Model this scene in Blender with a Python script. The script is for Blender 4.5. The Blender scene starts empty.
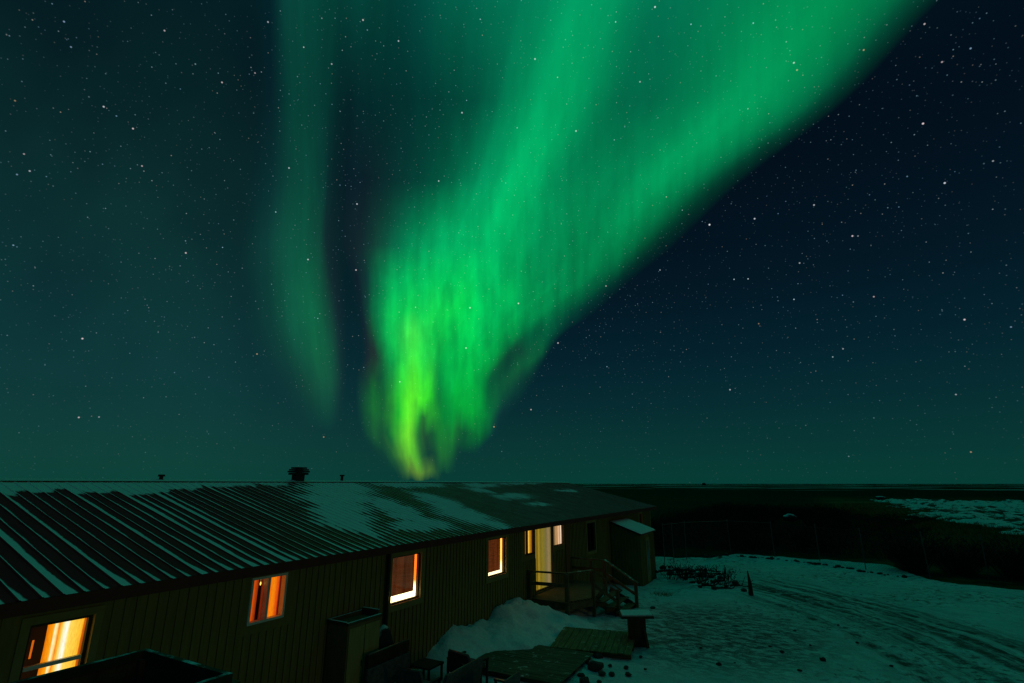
import bpy, bmesh, math, random
import numpy as np
from mathutils import Vector, noise as mnoise

R = math.radians
random.seed(7)
scene = bpy.context.scene
C = scene.collection

# ------------------------------------------------------------------ camera
# world axes: the lodge wall runs along +Y at x = -9.2 and faces +X; z = 0 is the yard
EYE = 4.5
F = 512.0
PITCH = math.atan(142 / 512)
HEAD = math.atan((810 - 512) / 512 * math.cos(PITCH))
cam_d = bpy.data.cameras.new('camera')
cam_d.sensor_width = 36
cam_d.lens = 18
cam_d.clip_start = 0.05
cam_d.clip_end = 60000
cam = bpy.data.objects.new('camera', cam_d)
cam.location = (0, 0, EYE)
cam.rotation_euler = (math.pi / 2 + PITCH, 0, HEAD)
C.objects.link(cam)
scene.camera = cam


def sky_dir(px, py):
    """unit direction in the world of a point of the night sky (survey numbers taken from the photograph)"""
    x = (px - 512) / F
    y = (341.5 - py) / F
    fw = math.cos(PITCH) - math.sin(PITCH) * y
    up = math.sin(PITCH) + math.cos(PITCH) * y
    v = Vector((x * math.cos(HEAD) - fw * math.sin(HEAD), x * math.sin(HEAD) + fw * math.cos(HEAD), up))
    return v.normalized()


def lin(c):
    out = []
    for v in c:
        v = v / 255
        out.append(v / 12.92 if v <= 0.04045 else ((v + 0.055) / 1.055) ** 2.4)
    return out


# ------------------------------------------------------------------ node helper
class N:
    def __init__(self, tree):
        self.t = tree
        tree.nodes.clear()

    def add(self, kind, **kw):
        n = self.t.nodes.new(kind)
        for k, v in kw.items():
            setattr(n, k, v)
        return n

    def put(self, sock, v):
        if v is None:
            return
        if isinstance(v, bpy.types.NodeSocket):
            self.t.links.new(v, sock)
        else:
            sock.default_value = v

    def math(self, op, a, b=None, c=None, clamp=False):
        n = self.add('ShaderNodeMath', operation=op, use_clamp=clamp)
        for s, v in zip(n.inputs, (a, b, c)):
            self.put(s, v)
        return n.outputs[0]

    def vmath(self, op, a, b=None, scale=None):
        n = self.add('ShaderNodeVectorMath', operation=op)
        self.put(n.inputs[0], a)
        if b is not None:
            self.put(n.inputs[1], b)
        if scale is not None:
            self.put(n.inputs['Scale'], scale)
        return n.outputs['Value'] if op in ('DISTANCE', 'DOT_PRODUCT', 'LENGTH') else n.outputs['Vector']

    def mapr(self, v, a, b, c=0.0, d=1.0, smooth=False):
        n = self.add('ShaderNodeMapRange', interpolation_type='SMOOTHSTEP' if smooth else 'LINEAR')
        for k, x in zip(('Value', 'From Min', 'From Max', 'To Min', 'To Max'), (v, a, b, c, d)):
            self.put(n.inputs[k], x)
        return n.outputs[0]

    def mix(self, f, a, b, blend='MIX'):
        n = self.add('ShaderNodeMix', data_type='RGBA', blend_type=blend)
        self.put(n.inputs[0], f)
        self.put(n.inputs[6], (*a, 1) if isinstance(a, (tuple, list)) and len(a) == 3 else a)
        self.put(n.inputs[7], (*b, 1) if isinstance(b, (tuple, list)) and len(b) == 3 else b)
        return n.outputs[2]

    def ramp(self, f, stops, interp='LINEAR'):
        n = self.add('ShaderNodeValToRGB')
        r = n.color_ramp
        r.interpolation = interp
        stops = sorted(stops)
        while len(r.elements) < len(stops):
            r.elements.new(0.5)
        while len(r.elements) > len(stops):
            r.elements.remove(r.elements[-1])
        for e, (p, c) in zip(r.elements, stops):
            e.position = p
            e.color = (*c, 1) if len(c) == 3 else c
        self.put(n.inputs[0], f)
        return n.outputs[0]

    def noise(self, vec, scale, detail=3, rough=0.55):
        n = self.add('ShaderNodeTexNoise')
        if vec is not None:
            self.put(n.inputs['Vector'], vec)
        n.inputs['Scale'].default_value = scale
        n.inputs['Detail'].default_value = detail
        n.inputs['Roughness'].default_value = rough
        return n.outputs['Fac']

    def mapping(self, vec, loc=(0, 0, 0), rot=(0, 0, 0), scale=(1, 1, 1)):
        n = self.add('ShaderNodeMapping')
        self.put(n.inputs[0], vec)
        n.inputs['Location'].default_value = loc
        n.inputs['Rotation'].default_value = rot
        n.inputs['Scale'].default_value = scale
        return n.outputs[0]

    def bump(self, h, strength=0.4, dist=0.02):
        n = self.add('ShaderNodeBump')
        self.put(n.inputs['Height'], h)
        n.inputs['Strength'].default_value = strength
        n.inputs['Distance'].default_value = dist
        return n.outputs[0]


# ------------------------------------------------------------------ night sky (world)
SUN_EL, SUN_AZ = R(9), R(95)          # the low moon, to the right of the yard; azimuth from +Y towards +X
world = bpy.data.worlds.new('World')
scene.world = world
world.use_nodes = True
w = N(world.node_tree)
tc = w.add('ShaderNodeTexCoord').outputs['Generated']
direc = w.vmath('NORMALIZE', tc)
sep = w.add('ShaderNodeSeparateXYZ')
w.put(sep.inputs[0], direc)
zz = sep.outputs['Z']

sky = w.add('ShaderNodeTexSky', sky_type='NISHITA')
sky.sun_disc = False
sky.sun_elevation = SUN_EL
sky.sun_rotation = SUN_AZ
sky.altitude = 10
bg_moon = w.add('ShaderNodeBackground')
w.put(bg_moon.inputs[0], sky.outputs[0])
bg_moon.inputs[1].default_value = 0.0006

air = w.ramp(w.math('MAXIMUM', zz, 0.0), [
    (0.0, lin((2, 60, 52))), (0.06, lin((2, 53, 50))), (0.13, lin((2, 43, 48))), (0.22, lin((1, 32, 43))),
    (0.34, lin((1, 21, 33))), (0.5, lin((1, 13, 25))), (0.74, lin((1, 13, 24))), (0.84, lin((2, 66, 70))), (1.0, lin((2, 92, 92)))], 'B_SPLINE')  # overhead stops, out of view, brightened to lift the light on snow and roof
gl_c = sky_dir(110, 270)
gl_d = w.vmath('DISTANCE', direc, tuple(gl_c))
gl = w.mapr(gl_d, 0.62, 0.0, 0.0, 1.0, True)
gln = w.noise(w.vmath('MULTIPLY', direc, (3, 3, 1.5)), 1.5, 3)
gl = w.math('MULTIPLY', gl, w.mapr(gln, 0.3, 0.7, 0.55, 1.2))
glow = w.mix(gl, (0, 0, 0), (0.0026, 0.022, 0.0145))
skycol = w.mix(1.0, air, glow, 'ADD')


def star_layer(S, r, lo, gain, seed):
    n = w.add('ShaderNodeTexVoronoi', voronoi_dimensions='3D', feature='F1')
    w.put(n.inputs['Vector'], w.vmath('ADD', direc, (seed, seed * 0.7, seed * 1.3)))
    n.inputs['Scale'].default_value = S
    d = w.mapr(n.outputs['Distance'], r * S, 0.25 * r * S, 0.0, 1.0, True)
    s = w.add('ShaderNodeSeparateColor')
    w.put(s.inputs[0], n.outputs['Color'])
    mag = w.math('ADD', w.math('MULTIPLY', w.math('POWER', s.outputs[0], 4.5), gain - lo), lo)
    mag = w.math('MULTIPLY', mag, w.mapr(zz, 0.0, 0.30, 0.25, 1.0))
    tint = w.ramp(s.outputs[1], [(0.0, (0.35, 0.65, 1.0)), (0.45, (0.5, 0.85, 1.0)), (0.8, (0.8, 0.95, 1.0)), (1.0, (1.0, 0.75, 0.55))])
    return w.mix(w.math('MULTIPLY', d, mag), (0, 0, 0), tint)


skycol = w.mix(1.0, skycol, star_layer(150, 0.00125, 0.03, 0.22, 3.1), 'ADD')
skycol = w.mix(1.0, skycol, star_layer(46, 0.0015, 0.05, 0.60, 11.7), 'ADD')
W_, P_, B_, O_ = (0.85, 0.92, 1.0), (1.0, 0.82, 0.85), (0.45, 0.7, 1.0), (1.0, 0.65, 0.35)
STARS = [(923, 123.6, 1, P_), (944.7, 183, .9, W_), (863.7, 50, .5, O_), (754.6, 218.7, .8, W_), (814, 205, .6, W_), (709.5, 224.7, 1.2, W_),
         (970.6, 48.4, .5, B_), (793.9, 62.8, .7, W_), (797, 70, .5, O_), (924.5, 24, .6, P_), (942, 62, .5, P_), (852.4, 236, .8, P_),
         (873.8, 296.7, .5, P_), (964.5, 319.6, .8, P_), (758.7, 323.7, .3, O_), (730, 389.7, .6, W_), (1011, 327, .4, B_), (799.6, 263, .5, W_),
         (843, 348.8, .4, W_), (955.9, 394.5, .4, W_), (970.9, 452, .4, O_), (164.5, 30.6, .5, P_), (64, 21.6, .5, B_), (71, 47, .4, B_),
         (103.7, 106.7, .7, W_), (133, 128.6, .7, P_), (222, 82.4, .6, P_), (142, 166, .5, P_), (24, 154, .4, P_), (29.7, 171, .5, W_), (17, 174.5, .4, B_),
         (289, 168, .6, W_), (331.7, 64, .5, W_), (15, 100.7, .3, O_), (255, 73, .4, P_), (268, 22, .5, W_), (535, 59, .7, W_), (576, 131, .7, W_),
         (655, 7, .9, W_), (462, 112.7, .7, W_), (438.7, 181, .6, W_), (398.5, 41, .6, W_), (357, 204, .7, W_), (640, 81.8, .5, W_), (308, 259.5, .7, W_),
         (356, 270, .7, P_), (470, 307.8, .7, W_), (466, 348, .7, W_), (518.4, 303.4, .8, P_), (558, 343, .7, P_), (399.8, 381.8, .6, W_),
         (531, 409.6, .6, P_), (494, 426.8, .6, O_), (185.8, 252.9, .7, P_), (82.4, 338.6, .8, P_), (78.8, 417.4, .6, P_), (257, 354, .5, O_),
         (323.7, 437, .4, O_), (99, 417, .35, W_), (363, 20, .7, P_), (858, 236, .3, W_), (993, 161, .4, W_), (606, 286, .5, P_), (660, 270, .4, W_)]
for px, py, m, col in STARS:
    v = sky_dir(px, py)
    d = w.vmath('DISTANCE', direc, tuple(v))
    k = 0.75 + 0.25 * m
    f = w.mapr(d, 0.0022 * k * (0.5 + 0.5 * v.dot(sky_dir(512, 341))), 0.0004, 0.0, 0.75 * m, True)
    skycol = w.mix(f, skycol, (*col, 1))
bg_air = w.add('ShaderNodeBackground')
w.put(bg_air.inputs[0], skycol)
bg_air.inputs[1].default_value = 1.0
addw = w.add('ShaderNodeAddShader')
w.put(addw.inputs[0], bg_moon.outputs[0])
w.put(addw.inputs[1], bg_air.outputs[0])
outw = w.add('ShaderNodeOutputWorld')
w.put(outw.inputs[0], addw.outputs[0])

# ------------------------------------------------------------------ moon (the one sun lamp)
sun_d = bpy.data.lights.new('moon', 'SUN')
sun_d.energy = 0.036
sun_d.angle = R(6)
sun_d.color = (0.95, 1.0, 0.25)
sun = bpy.data.objects.new('moon', sun_d)
sv = Vector((math.sin(SUN_AZ) * math.cos(SUN_EL), math.cos(SUN_AZ) * math.cos(SUN_EL), math.sin(SUN_EL)))
sun.rotation_euler = sv.to_track_quat('Z', 'Y').to_euler()
sun.location = (40, -5, 20)
C.objects.link(sun)

scene.view_settings.view_transform = 'Standard'
scene.view_settings.look = 'None'
scene.view_settings.exposure = 0
scene.view_settings.gamma = 1
scene.view_settings.use_curve_mapping = False
scene.render.engine = 'CYCLES'
scene.cycles.use_denoising = True
scene.cycles.max_bounces = 6
scene.cycles.transparent_max_bounces = 24
scene.cycles.pixel_filter_type = 'BLACKMAN_HARRIS'
scene.cycles.filter_width = 1.4
scene.cycles.sample_clamp_indirect = 3.0


# ------------------------------------------------------------------ materials
MATS = {}


def pbr(name, c1, c2, scale=6.0, rough=0.8, bump=0.3, stretch=(1, 1, 1), spec=0.3, dist=0.01, metallic=0.0, detail=4):
    if name in MATS:
        return MATS[name]
    m = bpy.data.materials.new(name)
    m.use_nodes = True
    n = N(m.node_tree)
    co = n.add('ShaderNodeTexCoord').outputs['Object']
    co = n.mapping(co, scale=stretch)
    f = n.noise(co, scale, detail)
    g = n.noise(co, scale * 4.3, 3)
    f2 = n.math('ADD', n.math('MULTIPLY', f, 0.7), n.math('MULTIPLY', g, 0.3))
    col = n.mix(n.mapr(f2, 0.35, 0.65), c1, c2)
    b = n.add('ShaderNodeBsdfPrincipled')
    n.put(b.inputs['Base Color'], col)
    b.inputs['Roughness'].default_value = rough
    b.inputs['Specular IOR Level'].default_value = spec
    b.inputs['Metallic'].default_value = metallic
    if bump:
        n.put(b.inputs['Normal'], n.bump(f2, bump, dist))
    o = n.add('ShaderNodeOutputMaterial')
    n.put(o.inputs[0], b.outputs[0])
    MATS[name] = m
    return m


def frosted(name, c1, c2, amount=0.5, scale=9.0, stretch=(1, 1, 1), rough=0.8):
    """wood or cloth with a thin dusting of snow on what faces up"""
    if name in MATS:
        return MATS[name]
    m = bpy.data.materials.new(name)
    m.use_nodes = True
    n = N(m.node_tree)
    co = n.add('ShaderNodeTexCoord').outputs['Object']
    f = n.noise(n.mapping(co, scale=stretch), scale, 4)
    col = n.mix(n.mapr(f, 0.35, 0.65), c1, c2)
    geo = n.add('ShaderNodeNewGeometry')
    s = n.add('ShaderNodeSeparateXYZ')
    n.put(s.inputs[0], geo.outputs['Normal'])
    up = n.mapr(s.outputs['Z'], 0.55, 0.9, 0.0, 1.0, True)
    f3 = n.noise(co, 5.0, 5, 0.65)
    fac = n.math('MULTIPLY', up, n.mapr(f3, 0.58 - 0.35 * amount, 0.78 - 0.35 * amount, 0.0, 1.0, True))
    col = n.mix(fac, col, (0.72, 0.76, 0.78))
    b = n.add('ShaderNodeBsdfPrincipled')
    n.put(b.inputs['Base Color'], col)
    b.inputs['Roughness'].default_value = rough
    b.inputs['Specular IOR Level'].default_value = 0.25
    n.put(b.inputs['Normal'], n.bump(f, 0.3, 0.008))
    o = n.add('ShaderNodeOutputMaterial')
    n.put(o.inputs[0], b.outputs[0])
    MATS[name] = m
    return m


def glow_mat(name, stops, strength=1.0, axis='Y', lo=0.0, hi=1.0, wob=0.03, weave=0.2, interp='LINEAR'):
    """cloth or room lit from inside: colour bands along one axis in the object's own coordinates"""
    m = bpy.data.materials.new(name)
    m.use_nodes = True
    n = N(m.node_tree)
    co = n.add('ShaderNodeTexCoord').outputs['Object']
    s = n.add('ShaderNodeSeparateXYZ')
    n.put(s.inputs[0], co)
    f = n.mapr(s.outputs[axis], lo, hi)
    nz = n.noise(n.mapping(co, scale=(1, 1, 0.35) if axis == 'Y' else (1, .35, 1)), 7.0, 3)
    f = n.math('ADD', f, n.math('MULTIPLY', n.math('SUBTRACT', nz, 0.5), wob))
    col = n.ramp(f, [(p, lin(c)) for p, c in stops], interp)
    wv = n.noise(n.mapping(co, scale=(1, 6, 1) if axis == 'Y' else (1, 1, 8)), 12.0, 4, 0.7)
    st = n.math('MULTIPLY', n.mapr(wv, 0.3, 0.7, 1 - weave, 1 + weave), strength)
    e = n.add('ShaderNodeEmission')
    n.put(e.inputs[0], col)
    n.put(e.inputs[1], st)
    b = n.add('ShaderNodeBsdfDiffuse')
    b.inputs[0].default_value = (0.12, 0.07, 0.03, 1)
    a = n.add('ShaderNodeAddShader')
    n.put(a.inputs[0], e.outputs[0])
    n.put(a.inputs[1], b.outputs[0])
    o = n.add('ShaderNodeOutputMaterial')
    n.put(o.inputs[0], a.outputs[0])
    return m


def glass_mat():
    m = bpy.data.materials.new('window_glass')
    m.use_nodes = True
    n = N(m.node_tree)
    t = n.add('ShaderNodeBsdfTransparent')
    t.inputs[0].default_value = (0.93, 0.95, 0.94, 1)
    g = n.add('ShaderNodeBsdfGlossy')
    g.inputs['Roughness'].default_value = 0.03
    co = n.add('ShaderNodeTexCoord').outputs['Object']
    n.put(g.inputs['Normal'], n.bump(n.noise(co, 1.5, 2), 0.05, 0.01))
    lw = n.add('ShaderNodeLayerWeight')
    lw.inputs[0].default_value = 0.25
    mx = n.add('ShaderNodeMixShader')
    n.put(mx.inputs[0], n.mapr(lw.outputs['Fresnel'], 0, 1, 0.008, 0.2))
    n.put(mx.inputs[1], t.outputs[0])
    n.put(mx.inputs[2], g.outputs[0])
    o = n.add('ShaderNodeOutputMaterial')
    n.put(o.inputs[0], mx.outputs[0])
    return m


M_GLASS = glass_mat()
M_SIDING = pbr('painted_siding', (0.19, 0.145, 0.05), (0.27, 0.205, 0.07), 3.0, 0.85, 0.35, (1, 5, 0.5))
M_TRIM = pbr('painted_trim', (0.24, 0.20, 0.08), (0.30, 0.24, 0.10), 5.0, 0.75, 0.2, (1, 1, 1))
M_FASCIA = pbr('dark_red_fascia', (0.11, 0.02, 0.017), (0.15, 0.027, 0.022), 4.0, 0.6, 0.2)
M_DARKWOOD = pbr('dark_stained_wood', (0.055, 0.035, 0.02), (0.10, 0.065, 0.035), 5.0, 0.8, 0.35, (3, 3, 0.4))
M_WOODX = frosted('weathered_deck_wood', (0.09, 0.065, 0.035), (0.18, 0.13, 0.07), -0.1, 6.0, (0.4, 4, 4))
M_RAIL = frosted('railing_wood', (0.11, 0.075, 0.04), (0.19, 0.13, 0.065), 0.2, 5.0)
M_PLANK = frosted('pale_pallet_planks', (0.10, 0.08, 0.035), (0.26, 0.20, 0.08), -0.05, 4.0, (9, 0.5, 4))
M_PLY = frosted('wet_plywood', (0.05, 0.04, 0.022), (0.17, 0.14, 0.08), 0.02, 3.0, (0.5, 9, 1))
M_BLACK = pbr('black_metal', (0.012, 0.012, 0.012), (0.03, 0.028, 0.026), 8.0, 0.5, 0.1)
M_CHAIRF = frosted('dark_cushion_cloth', (0.06, 0.065, 0.07), (0.12, 0.12, 0.125), 0.0, 14.0)
M_GLOSS = pbr('polished_rail', (0.20, 0.13, 0.09), (0.26, 0.17, 0.12), 9.0, 0.28, 0.05, spec=0.8, metallic=0.5)
M_CHAIRW = frosted('dark_chair_frame', (0.03, 0.018, 0.012), (0.06, 0.035, 0.022), -0.1, 8.0)
M_ALU = pbr('pale_aluminium_frame', (0.66, 0.68, 0.66), (0.76, 0.78, 0.76), 9.0, 0.45, 0.05)
M_ROOMDARK = pbr('unlit_room', (0.02, 0.010, 0.008), (0.035, 0.016, 0.012), 3.0, 0.9, 0.0)
M_BRONZE = pbr('dark_window_frame', (0.03, 0.022, 0.016), (0.05, 0.036, 0.026), 6.0, 0.5, 0.05)
M_ROCK = pbr('dark_stone', (0.025, 0.022, 0.02), (0.08, 0.07, 0.06), 3.0, 0.9, 0.5, dist=0.03)
M_SNOWROCK = frosted('snow_capped_stone', (0.03, 0.026, 0.022), (0.07, 0.06, 0.05), 1.6, 3.0)
M_STEEL = pbr('galvanised_steel', (0.09, 0.095, 0.095), (0.14, 0.145, 0.145), 12.0, 0.5, 0.05, metallic=0.3)
M_TWIG = pbr('willow_twigs', (0.014, 0.010, 0.006), (0.035, 0.025, 0.012), 1.2, 0.95, 0.0)
M_GRASS = pbr('dry_grass', (0.14, 0.12, 0.03), (0.26, 0.22, 0.06), 2.0, 0.95, 0.0)
M_LOG = frosted('driftwood', (0.03, 0.022, 0.014), (0.07, 0.052, 0.034), 0.35, 5.0)
M_TARP = frosted('dark_tarpaulin', (0.012, 0.014, 0.016), (0.03, 0.03, 0.032), 1.1, 7.0)


def snow_mat():
    m = bpy.data.materials.new('snow')
    m.use_nodes = True
    n = N(m.node_tree)
    co = n.add('ShaderNodeTexCoord').outputs['Object']
    a = n.noise(co, 1.2, 5)
    b_ = n.noise(co, 14, 4)
    c_ = n.noise(co, 70, 2)
    h = n.math('ADD', n.math('ADD', n.math('MULTIPLY', a, 1.0), n.math('MULTIPLY', b_, 0.35)), n.math('MULTIPLY', c_, 0.08))
    col = n.mix(n.mapr(b_, 0.3, 0.7), (0.66, 0.69, 0.71), (0.82, 0.84, 0.86))
    s = n.add('ShaderNodeBsdfPrincipled')
    n.put(s.inputs['Base Color'], col)
    s.inputs['Roughness'].default_value = 0.9
    s.inputs['Specular IOR Level'].default_value = 0.15
    n.put(s.inputs['Normal'], n.bump(h, 0.7, 0.08))
    o = n.add('ShaderNodeOutputMaterial')
    n.put(o.inputs[0], s.outputs[0])
    return m


M_SNOW = snow_mat()


def yard_mat():
    """trodden snow: wheel tracks sweeping across the yard, grit and bare dirt showing through"""
    m = bpy.data.materials.new('trodden_snow')
    m.use_nodes = True
    n = N(m.node_tree)
    co = n.add('ShaderNodeTexCoord').outputs['Object']
    # the drive: an arc about a centre far to the left, so that tracks bend
    rel = n.vmath('SUBTRACT', co, (-16.0, 12.0, 0.0))
    s = n.add('ShaderNodeSeparateXYZ')
    n.put(s.inputs[0], rel)
    rr = n.math('SQRT', n.math('ADD', n.math('POWER', s.outputs[0], 2.0), n.math('POWER', s.outputs[1], 2.0)))
    ang = n.math('ARCTAN2', s.outputs[1], s.outputs[0])
    pol = n.add('ShaderNodeCombineXYZ')
    n.put(pol.inputs[0], rr)
    n.put(pol.inputs[1], n.math('MULTIPLY', ang, 2.2))
    wob = n.noise(co, 0.5, 2)
    pv = n.vmath('ADD', pol.outputs[0], n.vmath('SCALE', (1, 0, 0), scale=n.math('MULTIPLY', wob, 0.8)))
    tr = n.noise(n.mapping(pv, scale=(2.6, 0.8, 1)), 1.0, 5, 0.7)
    lane_n = n.noise(pv, 0.33, 3)
    lane = n.math('MULTIPLY', n.mapr(rr, 17.0, 19.5, 0, 1, True), n.mapr(rr, 24.5, 22.0, 0, 1, True))
    sp = n.add('ShaderNodeSeparateXYZ')
    n.put(sp.inputs[0], co)
    lane = n.math('MULTIPLY', lane, n.mapr(sp.outputs[0], -5.5, -2.0, 0, 1, True))
    dr = n.math('MULTIPLY', lane, n.mapr(tr, 0.43, 0.58, 0.0, 1.0, True))
    dr = n.math('MULTIPLY', dr, n.mapr(lane_n, 0.3, 0.55, 0.45, 1.0))
    dr = n.math('MULTIPLY', dr, n.mapr(n.noise(co, 2.6, 5, 0.7), 0.34, 0.54, 0.15, 1.0, True))
    rv_ = n.math('ADD', rr, n.math('MULTIPLY', n.math('SUBTRACT', n.noise(co, 0.35, 2), 0.5), 0.9))
    rutn = n.mapr(n.noise(co, 1.7, 5, 0.7), 0.38, 0.60, 0.0, 0.95, True)
    for r0, wd in ((18.6, 0.16), (20.1, 0.2), (21.6, 0.17), (22.3, 0.14)):
        q = n.mapr(n.math('ABSOLUTE', n.math('SUBTRACT', rv_, r0)), wd * 1.5, wd * 0.5, 0, 1, True)
        dr = n.math('MAXIMUM', dr, n.math('MULTIPLY', n.math('MULTIPLY', q, rutn), n.mapr(sp.outputs[0], -4.5, -1.0, 0, 1, True)))
    # trampled patch between the steps and the drive
    pd = n.vmath('LENGTH', n.vmath('MULTIPLY', n.vmath('SUBTRACT', co, (-3.4, 18.8, 0)), (0.30, 0.26, 0)))
    pn = n.noise(n.mapping(co, rot=(0, 0, R(29)), scale=(1.0, 1.9, 1)), 2.3, 6, 0.8)
    pt = n.math('MULTIPLY', n.mapr(pd, 1.5, 0.35, 0, 1, True), n.mapr(pn, 0.45, 0.62, 0, 0.9, True))
    # thin windblown streaks everywhere
    st = n.noise(n.mapping(co, rot=(0, 0, R(29)), scale=(0.5, 1.3, 1)), 1.5, 6, 0.75)
    stf = n.mapr(st, 0.52, 0.70, 0.0, 0.35, True)
    mo = n.math('MULTIPLY', n.mapr(n.noise(co, 3.6, 6, 0.75), 0.51, 0.65, 0, 0.8, True), n.mapr(n.noise(co, 0.3, 4), 0.42, 0.56, 0.12, 1, True))
    mo = n.math('MULTIPLY', mo, n.mapr(sp.outputs[1], 15.0, 17.5, 0.35, 1.0, True))
    stf = n.math('MAXIMUM', stf, mo)
    # dark earth close to the furniture and under the lodge wall
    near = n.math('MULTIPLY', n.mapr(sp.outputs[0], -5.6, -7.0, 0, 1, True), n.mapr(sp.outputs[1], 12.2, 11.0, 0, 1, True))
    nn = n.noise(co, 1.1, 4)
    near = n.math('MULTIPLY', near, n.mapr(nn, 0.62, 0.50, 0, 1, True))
    # grit
    vor = n.add('ShaderNodeTexVoronoi', feature='F1')
    n.put(vor.inputs['Vector'], co)
    vor.inputs['Scale'].default_value = 1.9
    sc = n.add('ShaderNodeSeparateColor')
    n.put(sc.inputs[0], vor.outputs['Color'])
    grit = n.math('MULTIPLY', n.math('LESS_THAN', vor.outputs['Distance'], n.math('MULTIPLY', sc.outputs[0], 0.12)), n.math('GREATER_THAN', sc.outputs[1], 0.55))
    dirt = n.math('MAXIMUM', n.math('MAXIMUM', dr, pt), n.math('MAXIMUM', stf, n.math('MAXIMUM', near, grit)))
    dirt = n.math('MULTIPLY', dirt, 0.96)
    fine = n.noise(co, 16, 4)
    tint = n.mix(n.mapr(n.noise(co, 0.6, 3), 0.35, 0.65), (0.62, 0.66, 0.67), (0.78, 0.80, 0.82))
    col = n.mix(dirt, tint, n.mix(n.mapr(fine, 0.35, 0.65), (0.035, 0.028, 0.02), (0.10, 0.085, 0.06)))
    b = n.add('ShaderNodeBsdfPrincipled')
    n.put(b.inputs['Base Color'], col)
    b.inputs['Roughness'].default_value = 0.9
    b.inputs['Specular IOR Level'].default_value = 0.15
    h = n.math('ADD', n.math('MULTIPLY', fine, 0.35), n.math('SUBTRACT', n.noise(co, 2.4, 5), n.math('MULTIPLY', dirt, 0.6)))
    n.put(b.inputs['Normal'], n.bump(h, 0.9, 0.12))
    o = n.add('ShaderNodeOutputMaterial')
    n.put(o.inputs[0], b.outputs[0])
    return m


def tundra_mat():
    m = bpy.data.materials.new('dark_tundra')
    m.use_nodes = True
    n = N(m.node_tree)
    co = n.add('ShaderNodeTexCoord').outputs['Object']
    f = n.noise(co, 0.05, 5)
    g = n.noise(co, 0.9, 5, 0.65)
    k = n.noise(n.mapping(co, scale=(0.5, 1, 1)), 0.011, 5, 0.6)
    col = n.mix(n.mapr(g, 0.35, 0.65), (0.007, 0.006, 0.003), (0.02, 0.017, 0.008))
    s = n.add('ShaderNodeSeparateXYZ')
    n.put(s.inputs[0], co)
    slope = n.math('MULTIPLY', n.mapr(s.outputs[0], -3, 7, 0.15, 1, True), n.mapr(s.outputs[1], 260, 150, 0.1, 1, True))
    col = n.mix(n.math('MULTIPLY', slope, n.mapr(n.math('ADD', n.math('MULTIPLY', f, 0.5), n.math('MULTIPLY', g, 0.5)), 0.38, 0.6)), col, (0.13, 0.105, 0.035))
    # far snow-covered lakes
    far = n.math('MULTIPLY', n.mapr(s.outputs[1], 380, 520, 0, 1, True), n.mapr(k, 0.54, 0.59, 0, 1, True))
    col = n.mix(far, col, (0.55, 0.58, 0.6))
    b = n.add('ShaderNodeBsdfPrincipled')
    n.put(b.inputs['Base Color'], col)
    b.inputs['Roughness'].default_value = 0.95
    b.inputs['Specular IOR Level'].default_value = 0.05
    n.put(b.inputs['Normal'], n.bump(g, 0.8, 0.3))
    o = n.add('ShaderNodeOutputMaterial')
    n.put(o.inputs[0], b.outputs[0])
    return m


def field_mat():
    m = bpy.data.materials.new('snow_with_tussocks')
    m.use_nodes = True
    n = N(m.node_tree)
    co = n.add('ShaderNodeTexCoord').outputs['Object']
    f = n.noise(n.mapping(co, scale=(1, 0.7, 1)), 0.42, 6, 0.7)
    big = n.noise(co, 0.05, 3)
    d = n.mapr(n.math('ADD', f, n.math('MULTIPLY', n.math('SUBTRACT', big, 0.5), 0.35)), 0.50, 0.57, 0, 0.95, True)
    b = n.add('ShaderNodeBsdfPrincipled')
    n.put(b.inputs['Base Color'], n.mix(d, (0.72, 0.75, 0.77), (0.03, 0.026, 0.014)))
    b.inputs['Roughness'].default_value = 0.9
    b.inputs['Specular IOR Level'].default_value = 0.1
    n.put(b.inputs['Normal'], n.bump(f, 0.8, 0.4))
    o = n.add('ShaderNodeOutputMaterial')
    n.put(o.inputs[0], b.outputs[0])
    return m


EAVE_X, EAVE_Z, RIDGE_X, RIDGE_Z = -8.8, 3.08, -15.0, 4.57
SLOPE_L = math.hypot(RIDGE_X - EAVE_X, RIDGE_Z - EAVE_Z)
RIB = 0.2262
RIB0 = 3.12 - 60 * RIB


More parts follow.
